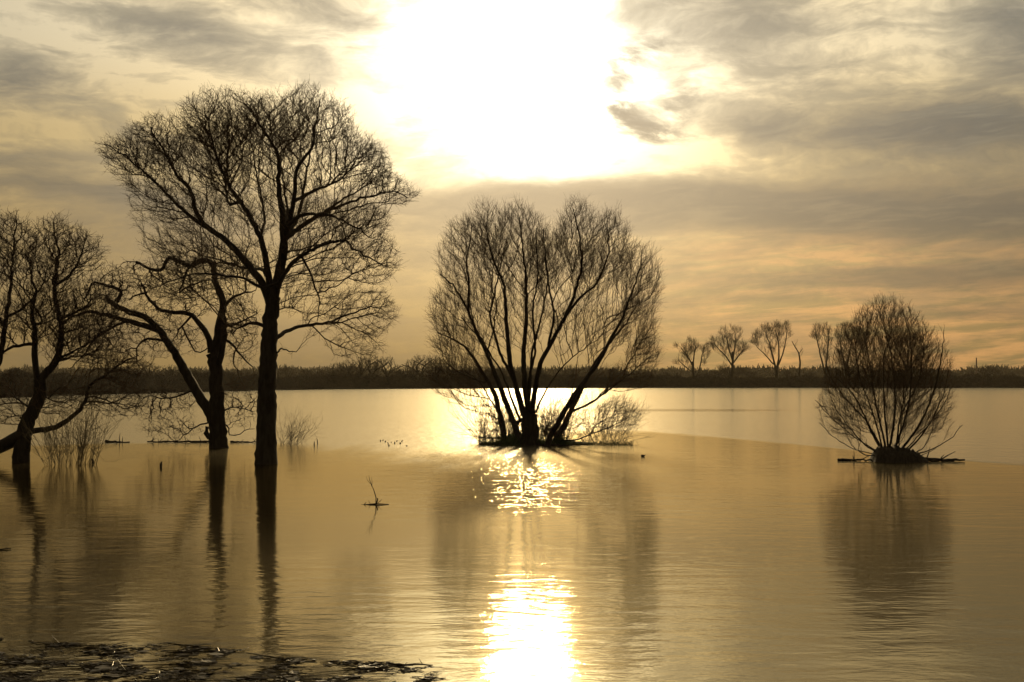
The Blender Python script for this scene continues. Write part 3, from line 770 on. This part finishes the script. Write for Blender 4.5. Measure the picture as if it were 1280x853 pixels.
def log(name, pts, r, seed, label, cat, mat=M_BARK, group=None, twigs=4):
    """floating or propped stick: pts in world coordinates"""
    rg = np.random.default_rng(seed)
    p = resample(pts, max(.08, r * 2)); p[1:-1] += rg.normal(size=(len(p) - 2, 3)) * r * .25
    rad = r * (1 - .5 * np.linspace(0, 1, len(p))) * (1 + rg.normal(size=len(p)) * .1)
    chs = [(p, rad)]
    for _ in range(twigs):
        i = rg.integers(1, len(p) - 1); dr = rg.normal(size=3); dr[2] = abs(dr[2]) * .6 + .1; dr[1] *= .5; dr /= np.linalg.norm(dr)
        e = p[i] + dr * r * rg.uniform(3, 9); chs.append((np.array([p[i], (p[i] + e) / 2 + rg.normal(size=3) * r * .3, e]), np.array([r * .35, r * .25, r * .12])))
    v, f = tube_mesh(chs, lambda r_: 8 if r_ > .03 else 5, rg)
    o = link_mesh(name, v, f, mat, None, p[0]); tag(o, label, cat, group); return o
def wpt(px, d, z): return ((px - 640) / F * d, d, z)
log('floating_log', [wpt(1152, D5, .10), wpt(1170, D5 - .1, .06), wpt(1190, D5 + .1, .05), wpt(1206, D5, .07)], .10, 1, 'thin dark log trailing right from the round bush mound', 'log', twigs=3)
log('floating_branch', [wpt(1047, D5 + .4, .05), wpt(1068, D5 + .3, .05), wpt(1090, D5, .07)], .07, 2, 'dark branch lying left of the round bush mound', 'branch', twigs=3)

# driftwood at the left trees
dW = F * CAMH / (553.5 - HZ)
log('drift_pole', [wpt(262, dW, .06), wpt(230, dW, .05), wpt(205, dW + .3, .05), wpt(184, dW + .3, .05)], .075, 3, 'long thin drift pole on the water left of the crooked tree', 'driftwood', twigs=12)
log('drift_pole', [wpt(288, dW, .05), wpt(305, dW, .05), wpt(322, dW, .05)], .06, 4, 'short drift pole floating between the crooked tree and the tallest tree', 'driftwood', twigs=6)
log('drift_pole', [wpt(132, dW, .10), wpt(137, dW, .05), wpt(150, dW, .04), wpt(162, dW, .03)], .09, 5, 'small stub of driftwood with one thick end, under hanging twigs', 'driftwood', twigs=3)
# drift at the foot of the middle willow
dM = F * CAMH / (556 - HZ)
log('drift_branch', [wpt(652, dM + 1.5, .30), wpt(625, dM + 1.3, .32), wpt(598, dM + 1.2, .34)], .08, 6, 'upper dark drift branch reaching left from the middle willow', 'driftwood', twigs=14)
log('drift_branch', [wpt(650, dM - .3, .08), wpt(622, dM - .3, .06), wpt(599, dM - .2, .05)], .09, 7, 'lower dark drift branch reaching left from the middle willow', 'driftwood', twigs=14)
log('drift_branch', [wpt(672, dM - 1.2, .05), wpt(700, dM - 1.4, .05), wpt(735, dM - 1.2, .04)], .05, 8, 'thin drift branch lying right of the middle willow stump', 'driftwood', twigs=12)
mound('moss_mound', (606, 742), dM + .6, lambda u: .10 + .60 * math.exp(-((u - .32) / .16) ** 2) + .18 * math.exp(-((u - .7) / .2) ** 2), 1.3, M_MOSS, 9, 'low green mossy hump round the stump of the middle willow', 'mound', nx=110)

# ---- low brush: thin shoots rising from a patch of water
def brush(name, pxs, d, dep, n, hgt, r0, seed, label, cat, mat, lean=.25, sub=.5, segs=4, up=.3, group=None, curl=.14, fan=None, prof=None):
    rg = np.random.default_rng(seed)
    x = (rg.uniform(*pxs, n) - 640) / F * d; y = d + rg.uniform(-dep, dep, n)
    org = np.stack([x, y, np.full(n, -.05)], 1)
    g = np.stack([rg.normal(size=n) * lean, rg.normal(size=n) * lean, np.ones(n)], 1)
    if fan is not None: g[:, 0] += (x - (fan - 640) / F * d) * .5
    g /= np.linalg.norm(g, axis=1)[:, None]
    hs = hgt if prof is None else hgt
    seg = twiglets(rg, org, g, 1, hs, r0, segs=segs, spread=.25, up=up, curl=curl, sub=sub)
    if sub > 0:
        s2 = twiglets(rg, seg[1], (seg[1] - seg[0]) / np.linalg.norm(seg[1] - seg[0], axis=1)[:, None], 1, hs * .3, r0 * .6, segs=2, spread=.7, up=up * .6, curl=.2, sub=0)
        seg = [np.concatenate([a, b]) for a, b in zip(seg, s2)]
    v, f = prisms(*seg)
    o = link_mesh(name, v, f, mat, None, ((sum(pxs) / 2 - 640) / F * d, d, 0), smooth=False); return tag(o, label, cat, group)
brush('reed_clump', (62, 118), F * CAMH / (581 - HZ), .5, 90, 2.6, .011, 21, 'clump of pale upright reed shoots right of the leaning trunk', 'reeds', M_REED, lean=.14, fan=88)
brush('brush_clump', (350, 372), F * CAMH / (556 - HZ), .8, 46, 2.1, .009, 22, 'low spreading brush just right of the tallest trunk', 'brush', M_TWIG, lean=.5, fan=345, up=.02)
brush('brush_clump', (598, 652), dM + 1.8, 1.0, 170, 2.6, .015, 23, 'low thin brush left of the middle willow stump', 'brush', M_TWIG, lean=.4, up=.1)
brush('brush_clump', (670, 712), dM + 1.5, 1.0, 190, 2.8, .015, 24, 'dense low brush between the right-hand stems of the middle willow', 'brush', M_TWIG, lean=.4, up=.1)
brush('brush_clump', (728, 782), dM + 2, .8, 100, 2.4, .012, 25, 'low rounded brush right of the middle willow stems', 'brush', M_TWIG, lean=.5, up=.02)
brush('grass_tuft', (602, 705), dM - .6, .8, 600, .7, .013, 26, 'green grass tuft at the foot of the middle willow', 'grass', M_MOSS, lean=.6, sub=0, segs=2, up=.1)
brush('grass_tuft', (705, 790), dM - .2, .9, 420, .40, .011, 27, 'flat green grass trailing right of the middle willow', 'grass', M_MOSS, lean=.9, sub=0, segs=2, up=.05)
for o in bpy.data.objects:
    if o.name.startswith('grass_tuft'): o['kind'] = 'stuff'

# ---- lone sprig with its floating twig
dS = F * CAMH / (631 - HZ)
root = empty('drifting_sprig', wpt(468, dS, 0), 'thin upright sprig growing out of a floating twig in open water', 'sprig')
k = dS / F
def P3(px, py, dy=0): return np.array([(px - 640) / F * dS, dS + dy, (631 - py) * k])
v, f = tube_mesh([(np.array([P3(470, 633), P3(470, 622), P3(467, 612), P3(465, 608)]), np.array([.020, .016, .012, .008])), (np.array([P3(465, 608), P3(462, 600), P3(461, 594)]), np.array([.012, .008, .004])),
                  (np.array([P3(465, 609), P3(465, 601), P3(464, 596)]), np.array([.010, .006, .003])), (np.array([P3(463, 605), P3(459, 600), P3(458, 595)]), np.array([.007, .005, .003])),
                  (np.array([P3(470, 630), P3(472, 626), P3(472, 623)]), np.array([.02, .018, .02])), (np.array([P3(472, 629), P3(476, 626), P3(477, 624)]), np.array([.01, .008, .004])),
                  (np.array([P3(463, 630), P3(461, 627), P3(461, 625)]), np.array([.008, .006, .003]))], lambda r: 6, None)
link_mesh('shoot', v, f, M_BARK, root, root.location)
v, f = tube_mesh([(np.array([P3(445, 633), P3(452, 631.5), P3(460, 631), P3(470, 630), P3(486, 630.6)]), np.array([.014, .02, .024, .024, .010])), (np.array([P3(455, 631), P3(457, 629), P3(458, 627.6)]), np.array([.012, .009, .004]))], lambda r: 6, np.random.default_rng(1))
link_mesh('twig', v, f, M_BARK, root, root.location)

# ---- little stubs standing out of the water
def stub(px, py, h, r, seed, label, group=None):
    d = F * CAMH / (py - HZ); rg = np.random.default_rng(seed)
    p = np.array([(0, 0, -.1), (rg.normal() * .02, 0, h * .5), (rg.normal() * .04, 0, h)]) + np.array(wpt(px, d, 0))
    v, f = tube_mesh([(p, np.array([r, r * 1.1, r * .5]))], lambda r_: 7, rg)
    o = link_mesh('wood_stub', v, f, M_BARK, None, wpt(px, d, 0)); tag(o, label, 'stub', group)
stub(201, 584, .24, .05, 1, 'lone dark stub in open water left of the crooked tree')
stub(116, 579, .22, .05, 2, 'small dark stub beside the reed clump')
stub(804, 571, .06, .09, 3, 'small dark knob in the water right of the middle willow')
stub(393, 558, .30, .03, 4, 'short thin stalk right of the brush by the tallest tree')
stub(397, 556, .42, .025, 5, 'taller thin stalk right of the brush by the tallest tree')
rg = np.random.default_rng(31)
for i, (px, py) in enumerate([(476, 552), (482, 553), (485, 555), (489, 553.5), (493, 555), (500.5, 555), (502.5, 552.5), (479, 551), (496, 552), (508, 558), (486, 558)]):
    stub(px, py, rg.uniform(.04, .13), rg.uniform(.03, .05), 40 + i, 'tiny dark stalk end in the loose row on bright water left of the middle willow', 'stalk ends poking out of the bright water')

# ================================================================ far bank
def shore_y(px):
    """distance of the bank top on the ray of a picture column"""
    u = (px - 640) / F
    c = bl + nor * 16
    b = None
    for i in range(n_b - 1):
        s0 = c[i][0] - u * c[i][1]; s1 = c[i + 1][0] - u * c[i + 1][1]
        if s0 * s1 <= 0 and c[i][1] > 100:
            t = s0 / (s0 - s1 + 1e-9); b = c[i][1] + (c[i + 1][1] - c[i][1]) * t
    return b or 480
def far_tree(seed, px, d, limbs, ells, n, label, group, name='far_tree', tip=.022, tw=1.9, up=.25, z0=2.0, r=.022, prob=.95, npr=4, step=.6, kill=.60):
    T = Tree(d, seed)
    for i, (pts, r0, r1, nm) in enumerate(limbs):
        T.add_limb(pts, r0, r1, step=1.2, wig=.02, name=nm)
    T.P[0][2] = z0
    rg_ = np.random.default_rng(seed + 5)
    ells = [(e[0] + rg_.normal() * 1.2, e[1] + rg_.normal() * 1.2, e[2] * rg_.uniform(.8, 1.15), e[3] * rg_.uniform(.8, 1.1), *e[4:]) for e in ells] + [(e[0] + rg_.uniform(-1, 1) * e[2], e[1] + rg_.uniform(-1, 1) * e[3], 3.5, 3.5, 2.5, .25) for e in ells for _ in range(3)]
    A = T.attract(ells, int(n * 2.8), shell=.1)
    T.focus = T.pt(px, 478, 0); T.fw = .35; T.mindot = -.1
    T.grow(A[::5], step * 1.3, 16, kill * 1.8, iters=40, jit=.22, up=up)
    T.grow(A, step, 6, kill, iters=60, jit=.28, up=up)
    o = finish(T, name, label, 'tree', group, M_FAR, tip,
               [(0, tip * 1.3, prob, npr, tw, r, dict(segs=2, up=.35, curl=.15, sub=.6, spread=.7))], expo=2.5, merge_limbs=False, trunk_mat=M_FAR, origin=(T.P[0][0], T.P[0][1], z0))
    return o
GT = 'tall bare trees along the far bank'
dF = shore_y(900) + 6
def lr(pts, r0, r1=.4): return (pts, r0, r1, 'limb')
far_tree(101, 866, dF, [([(867, 484), (867, 468), (866, 452)], 1.8, 1.3, 'trunk'), lr([(866, 458), (860, 446), (852, 436)], 1.0), lr([(866, 454), (868, 442), (870, 432)], 1.0), lr([(868, 478), (874, 464), (877, 448), (880, 434)], 1.2), lr([(866, 466), (856, 458), (848, 450)], .8)],
         [(858, 440, 13, 12, 5, 1), (868, 438, 7, 11, 4, .5), (881, 442, 6, 13, 4, .6), (853, 456, 10, 8, 4, .3)], 700, 'leftmost far tree, two thin trunks leaning apart', GT)
far_tree(102, 914, dF, [([(915, 484), (915, 468), (916, 452), (916, 440)], 2.2, 1.2, 'trunk'), lr([(916, 458), (908, 446), (900, 438), (894, 432)], 1.0), lr([(916, 452), (911, 436), (908, 422)], 1.1), lr([(916, 448), (919, 432), (919, 418)], 1.1), lr([(916, 456), (924, 444), (930, 436)], 1.0)],
         [(912, 424, 16, 13, 6, 1.2), (898, 434, 9, 9, 4, .5), (926, 440, 10, 12, 5, .6), (914, 440, 16, 18, 6, .7), (904, 466, 8, 7, 4, .3), (926, 466, 8, 7, 4, .3)], 900, 'far tree with a rounded fan crown and dark thicket at its foot', GT)
far_tree(103, 968, dF, [([(971, 484), (971, 470), (970, 460)], 2.4, 2.0, 'trunk'), lr([(970, 466), (966, 446), (962, 430), (956, 414)], 1.5), lr([(971, 464), (974, 446), (973, 428), (969, 412)], 1.3), lr([(972, 460), (978, 444), (982, 428), (984, 412)], 1.1), lr([(967, 456), (957, 444), (946, 434)], .9)],
         [(954, 416, 10, 12, 5, .9), (970, 414, 9, 12, 5, .8), (984, 414, 4, 10, 3, .4), (946, 428, 6, 9, 4, .4), (966, 434, 14, 18, 5, .6)], 850, 'tallest far tree, a vase-shaped crown on forked stems', GT)
far_tree(104, 998, dF, [([(1000, 484), (999, 468), (1000, 450), (998, 440), (994, 434), (990, 427)], 1.7, .4, 'trunk'), lr([(999, 442), (1003, 436)], .6, .3), lr([(999, 470), (996, 462)], .6, .3)],
         [(998, 460, 4, 10, 2, 1), (993, 432, 3, 4, 1.5, .5), (1002, 440, 3, 5, 1.5, .3)], 90, 'thin crooked dead snag on the far bank', GT, name='dead_snag', npr=1, prob=.5, tw=1.0)
far_tree(105, 1030, dF, [([(1032, 484), (1032, 466)], 2.0, 1.6, 'trunk'), lr([(1032, 468), (1026, 446), (1021, 424), (1019, 410)], 1.2), lr([(1032, 466), (1034, 446), (1036, 424), (1034, 412)], 1.2)],
         [(1022, 418, 7, 13, 4, 1), (1034, 418, 7, 13, 4, .8), (1030, 436, 8, 14, 4, .5)], 480, 'slim upright far tree just left of the round bush', GT)
far_tree(106, 1060, dF, [([(1058, 484), (1058, 462)], 2.2, 1.8, 'trunk'), lr([(1058, 464), (1052, 440), (1050, 420)], 1.3), lr([(1058, 462), (1062, 440), (1066, 416)], 1.3), lr([(1060, 474), (1072, 450), (1078, 430)], 1.4)],
         [(1052, 420, 9, 13, 5, 1), (1066, 418, 9, 13, 5, 1), (1078, 430, 7, 16, 5, .8), (1062, 446, 16, 20, 5, .8)], 900, 'broad far tree seen through the left of the round bush', GT)
far_tree(107, 1135, dF, [([(1134, 484), (1134, 462)], 2.4, 1.8, 'trunk'), lr([(1134, 464), (1124, 440), (1116, 424)], 1.3), lr([(1134, 460), (1136, 438), (1138, 420)], 1.3), lr([(1134, 464), (1146, 446), (1154, 436)], 1.2)],
         [(1120, 430, 14, 14, 6, 1), (1138, 424, 12, 14, 6, 1), (1152, 444, 10, 16, 5, .8), (1130, 456, 26, 16, 6, 1), (1112, 464, 12, 10, 5, .5)], 1300, 'broad far tree seen through the right of the round bush', GT)

# smaller trees of the treeline: three built once, then copied
def small_proto(seed, lab):
    T = Tree(480, seed); k = 480 / F
    base = 478
    T.add_limb([(640, base + 2), (640, base - 9)], 1.6, 1.3, step=1.0, wig=.02, name='trunk')
    rg = np.random.default_rng(seed)
    for j in range(4):
        a = (j - 1.5) * .42 + rg.normal() * .1; l = rg.uniform(13, 18)
        T.add_limb([(640, base - 7), (640 + math.sin(a) * l * .5, base - 7 - math.cos(a) * l * .55, rg.normal() * 1.5), (640 + math.sin(a) * l, base - 7 - math.cos(a) * l, rg.normal() * 3)], .9, .3, step=.9, wig=.02, name='limb')
    T.P[0][2] = 1.6
    A = T.attract([(640 + rg.normal() * 3, base - 17, 12, 9, 4, 1), (632, base - 13, 7, 6, 3, .4), (649, base - 14, 7, 6, 3, .4), (640, base - 22, 8, 6, 3, .4), (640, base - 5, 8, 6, 3, .35)], 520, shell=.2)
    T.focus = T.pt(640, base + 4, 0); T.fw = .45; T.mindot = .1
    T.grow(A, .6, 9, .7, iters=50, jit=.2, up=.1)
    o = finish(T, 'bank_tree', lab, 'tree', 'small trees of the far treeline', M_FAR, .032, [(0, .05, .9, 3, 1.3, .035, dict(segs=2, up=.2, curl=.2, sub=.4, spread=.8))], merge_limbs=False, trunk_mat=M_FAR, origin=(T.P[0][0], T.P[0][1], 1.6))
    return o
protos = [small_proto(s_, '') for s_ in (201, 202, 203)]
used = [False] * 3
def place(kind, px, top, label, wid=1.0, dd=10, rz=0, z=1.7):
    d = shore_y(px) + dd
    o = protos[kind]
    if used[kind]: o = copy_tree(o)
    used[kind] = True
    hgt = CAMH + (HZ - top) / F * d - z
    s_ = hgt / 10.2
    o.location = ((px - 640) / F * d, d, z); o.scale = (s_ * wid, s_ * wid, s_); o.rotation_euler = (0, 0, rz)
    o['label'] = label; o['group'] = 'small trees of the far treeline'; o['category'] = 'tree'
    return o
tl = [(404, 463, 'first low tree of the treeline right of the tallest trunk', 1.2), (420, 456, 'dark rounded treeline tree right of the tallest trunk', 1.3), (436, 452, 'treeline tree under the tallest tree\'s lowest right branches', 1.0), (450, 448, 'open branched treeline tree, highest of the left row', 1.1),
      (466, 447, 'open fan-shaped treeline tree left of the gap', 1.1), (484, 448, 'dense treeline tree right beside the gap', 1.2), (498, 458, 'small low tree in the dip of the treeline', .9), (514, 452, 'leaning small tree at the right of the dip', .9), (526, 446, 'highest tree of the right row of the treeline', 1.2),
      (544, 447, 'wide tree of the right row, next to the willow crown', 1.3), (560, 452, 'treeline tree just left of the willow\'s lower crown', 1.1), (580, 457, 'dark low tree seen under the willow\'s left branches', 1.4), (600, 458, 'dark tree seen through the willow\'s left stems', 1.5), (624, 461, 'dark tree behind the willow\'s inner left stems', 1.4),
      (650, 463, 'low tree right behind the willow stump', 1.2), (676, 464, 'low tree behind the willow\'s inner right stems', 1.2), (712, 458, 'rounded tree behind the willow\'s right stems', 1.3), (745, 464, 'low tree behind the willow\'s outer right stem', 1.1), (768, 461, 'round small tree right of the willow stems', 1.0),
      (808, 466, 'low bushy tree right of the willow crown', 1.2), (896, 464, 'bushy small tree at the left foot of the fan-crowned tree', 1.4), (912, 460, 'dark bushy tree round the foot of the fan-crowned tree', 1.3), (1086, 452, 'dense small tree behind the left of the round bush', 1.4), (1160, 452, 'dense small tree behind the right of the round bush', 1.5),
      (1216, 464, 'low bush beside the thin chimney', 1.0), (1233, 458, 'dark twin-crowned small tree right of the thin chimney', 1.2), (1243, 462, 'low bush right of the twin-crowned tree', 1.0),
      (832, 466, 'small bush just left of the two-trunked far tree', 1.3), (882, 465, 'low bush between the two leftmost far trees', 1.2), (940, 465, 'low bush left of the vase-shaped far tree', 1.4), (984, 463, 'dark bush right of the vase-shaped far tree', 1.2), (1012, 466, 'flat low bush right of the dead snag', 1.5), (1044, 461, 'bush between the slim far tree and the broad one', 1.2), (1188, 466, 'low bush right of the round willow bush', 1.5), (1264, 467, 'lowest bush at the far right end', 1.6),
      (20, 462, 'nearer treeline tree behind the leaning tree', 1.2), (60, 464, 'treeline tree seen between the leaning tree\'s limbs', 1.4), (150, 460, 'treeline tree left of the crooked tree', 1.3), (186, 456, 'darker treeline tree behind the crooked tree\'s left limb', 1.3), (215, 458, 'treeline tree behind the crooked tree', 1.2), (305, 462, 'treeline tree between the crooked and the tallest trunk', 1.1), (360, 460, 'treeline tree just right of the tallest trunk', 1.1), (384, 462, 'small tree of the treeline under drooping twigs', 1.1)]
rg = np.random.default_rng(77)
for i, (px, top, lab, wd) in enumerate(tl):
    place(i % 3, px, top, lab, wd, dd=rg.uniform(4, 22), rz=rg.uniform(0, 6.28))

# hedge: one long uneven thicket on the bank that nobody could count
def thicket(name, x0, x1, dd, hfun, n, leaf, seed, label, zb=1.5, wd=5):
    rg = np.random.default_rng(seed)
    s_ = rg.uniform(0, n_b - 1.001, n * 3); i_ = s_.astype(int); fr_ = (s_ - i_)[:, None]
    off = dd + rg.uniform(-1, 1, n * 3) * wd
    q = bl[i_] * (1 - fr_) + bl[i_ + 1] * fr_ + (nor[i_] * (1 - fr_) + nor[i_ + 1] * fr_) * off[:, None]
    px = 640 + q[:, 0] / np.maximum(q[:, 1], 1) * F
    ok = (q[:, 1] > 120) & (px > x0) & (px < x1); q = q[ok][:n]; px = px[ok][:n]; off = off[ok][:n]; n = len(px); d = q[:, 1]
    zb = np.interp(off, [p[0] for p in prof], [p[1] for p in prof]) - .15
    gq = np.arange(x0, x1 + 4, 2.0); lum = .62 + np.interp(px, gq, wob1(len(gq), 5, seed) * .13 + wob1(len(gq), 21, seed + 1) * .16)
    h = hfun(px) * np.clip(lum, .25, 1.5)
    z = zb + (rg.random(n) ** .7) * h
    x = (px - 640) / F * d
    g = rg.normal(size=(n, 3)) + np.array([0, 0, .35]); g /= np.linalg.norm(g, axis=1)[:, None]
    L_ = leaf * rg.uniform(.5, 1.5, n)
    p0 = np.stack([x, d, z], 1); p1 = p0 + g * L_[:, None]
    v, f = prisms(p0, p1, np.full(n, leaf * .11), np.full(n, leaf * .04))
    o = link_mesh(name, v, f, M_FAR, None, None, smooth=False); tag(o, kind='stuff', label=label, cat='thicket')
thicket('bank_thicket', -60, 1340, 19, lambda p: 1.9 + .5 * np.sin(p * .031) + .4 * np.sin(p * .011 + 1) + 1.3 * np.exp(-((p - 520) / 160) ** 2), 90000, 1.0, 5, 'low dark thicket of scrub along the whole far bank')
thicket('shore_scrub', -60, 1340, 10, lambda p: np.full(len(p), .8), 70000, .9, 6, 'dark scrub and dead grass on the slope of the far bank', 1.3, 3.5)
thicket('shore_reeds', -60, 1340, 3.5, lambda p: np.full(len(p), 1.3), 70000, .6, 16, 'fringe of dead reeds along the waterline of the far bank', .05, 2.8)
# far woods beyond the fields
def woods(name, d, top, n, seed, leaf, label):
    rg = np.random.default_rng(seed)
    px = rg.uniform(-120, 1400, n)
    H = (top + 1.6 * np.sin(px * .021 + seed) + 1.3 * np.sin(px * .063 + 2) + .8 * np.sin(px * .17 + seed * 2))
    h = CAMH + (HZ - H) / F * d
    dd = d + rg.uniform(-25, 25, n); z = 1.3 + rg.random(n) ** .6 * h
    p0 = np.stack([(px - 640) / F * dd, dd, z], 1); g = rg.normal(size=(n, 3)) + np.array([0, 0, .8]); g /= np.linalg.norm(g, axis=1)[:, None]
    p1 = p0 + g * (leaf * rg.uniform(.5, 1.5, n))[:, None]
    v, f = prisms(p0, p1, np.full(n, leaf * .14), np.full(n, leaf * .06))
    o = link_mesh(name, v, f, M_FAR, None, None, smooth=False); tag(o, kind='stuff', label=label, cat='woods')
woods('far_woods', 1250, 467.5, 30000, 3, 6, 'hazy line of far-off woods beyond the fields')

# thin chimney on the horizon
dC = 1200
cx, _, _ = wpt(1220.5, dC, 0)
v, f = tube_mesh([(np.array([(cx, dC, 1.0), (cx, dC, 8), (cx, dC, CAMH + (HZ - 448) / F * dC)]), np.array([1.0, .9, .6]))], lambda r: 16, None)
root = empty('chimney', (cx, dC, 1.0), 'thin tall chimney on the horizon at the far right', 'chimney')
link_mesh('shaft', v, f, M_BRICK, root, root.location)
zt = CAMH + (HZ - 448) / F * dC
v, f = tube_mesh([(np.array([(cx, dC, zt), (cx, dC, zt + .5)]), np.array([.78, .78]))], lambda r: 16, None)
link_mesh('rim', v, f, M_BRICK, root, root.location)

# ================================================================ floating reed debris in the foreground
def debris():
    rg = np.random.default_rng(8)
    n = 15000
    px = rg.uniform(-40, 545, n); py = rg.uniform(796, 900, n)
    top = np.interp(px, [-40, 0, 60, 150, 220, 280, 330, 420, 480, 540], [796, 798, 804, 806, 803, 812, 822, 826, 828, 834])
    bot = np.interp(px, [-40, 300, 400, 540, 545], [910, 905, 880, 850, 836])
    c = np.sin(px * .045 + np.sin(py * .11) * 2) * np.sin(py * .16 + px * .012 + 1.0) + .5 * np.sin(px * .11 + py * .31) + .4 * np.sin(px * .021 - py * .23 + 2)
    keep = (py > top) & (py < bot) & (rg.random(n) < np.clip(.06 + .75 * c + (py - top) * .006, .02, 1))
    px, py = px[keep], py[keep]
    d = F * CAMH / (py - HZ); x = (px - 640) / F * d; n = len(px)
    ang = rg.normal(size=n) * .45 + rg.choice([0, 3.14], n); L_ = rg.gamma(2, .055, n) + .03; lng = rg.random(n) < .02; L_[lng] = rg.uniform(.25, .9, lng.sum())
    dz = rg.normal(size=n) * .04
    p0 = np.stack([x, d, rg.uniform(.002, .016, n)], 1)
    p1 = p0 + np.stack([np.cos(ang), np.sin(ang), dz], 1) * L_[:, None]; p1[:, 2] = np.maximum(p1[:, 2], .002)
    r = rg.uniform(.0025, .008, n); r[lng] *= 1.4
    v1, f1 = prisms(p0, p1, r, r * .6)
    m = rg.random(n) < .45                      # crumpled leaf and root lumps
    q = p0[m]; vs = []
    s_ = rg.uniform(.008, .038, len(q)) * np.where(rg.random(len(q)) < .12, 2.2, 1)
    for k_ in range(6):
        a = k_ * 1.047 + rg.normal(size=len(q)) * .3
        vs.append(q + np.stack([np.cos(a) * s_ * rg.uniform(.8, 2.4, len(q)), np.sin(a) * s_, rg.uniform(-.2, .3, len(q)) * s_], 1))
    vs = np.stack(vs, 1).reshape(-1, 3); o_ = np.arange(len(q))[:, None, None] * 6
    f2 = (np.array([[0, 1, 2, 3], [0, 3, 4, 5]])[None] + o_).reshape(-1, 4) + len(v1)
    o = link_mesh('floating_reed_debris', np.vstack([v1, vs]), np.vstack([f1, f2]), M_REEDWET, None, None, smooth=False)
    tag(o, 'mat of dark broken reed litter floating at the lower left', 'debris', kind='stuff')
M_REEDWET = mat_bark('wet_litter', (.015, .011, .006), (.07, .05, .024), 9, .3)
M_REEDWET.node_tree.nodes['Principled BSDF'].inputs['Roughness'].default_value = .35
debris()
dT = F * CAMH / (833 - HZ)
log('floating_stick', [wpt(486, dT + .1, .015), wpt(505, dT, .02), wpt(522, dT, .022), wpt(541, dT, .015)], .018, 9, 'thin dark stick at the right tip of the reed litter', 'stick', twigs=3)
log('floating_stick', [wpt(-4, F * CAMH / (688 - HZ), .015), wpt(14, F * CAMH / (687 - HZ), .02)], .022, 10, 'short dark stick floating at the left edge below the leaning tree', 'stick', twigs=1)
rg = np.random.default_rng(90)

# ---------------------------------------------------------------- the damp evening air
def haze():
    m = bpy.data.materials.new('haze_air'); m.use_nodes = True; t = m.node_tree; t.nodes.clear()
    v = t.nodes.new('ShaderNodeVolumePrincipled'); v.inputs['Color'].default_value = (1, .88, .66, 1)
    v.inputs['Density'].default_value = HAZE; v.inputs['Anisotropy'].default_value = .35
    o = t.nodes.new('ShaderNodeOutputMaterial'); t.links.new(v.outputs[0], o.inputs['Volume'])
    x, y0, y1, z0, z1 = 1700, -450, 1700, -3.0, 60
    vs = [(a, b, c) for c in (z0, z1) for b in (y0, y1) for a in (-x, x)]
    fs = [(0, 2, 3, 1), (4, 5, 7, 6), (0, 1, 5, 4), (2, 6, 7, 3), (0, 4, 6, 2), (1, 3, 7, 5)]
    h = link_mesh('haze', vs, fs, m, smooth=False); tag(h, kind='stuff')
HAZE = .00005
haze()
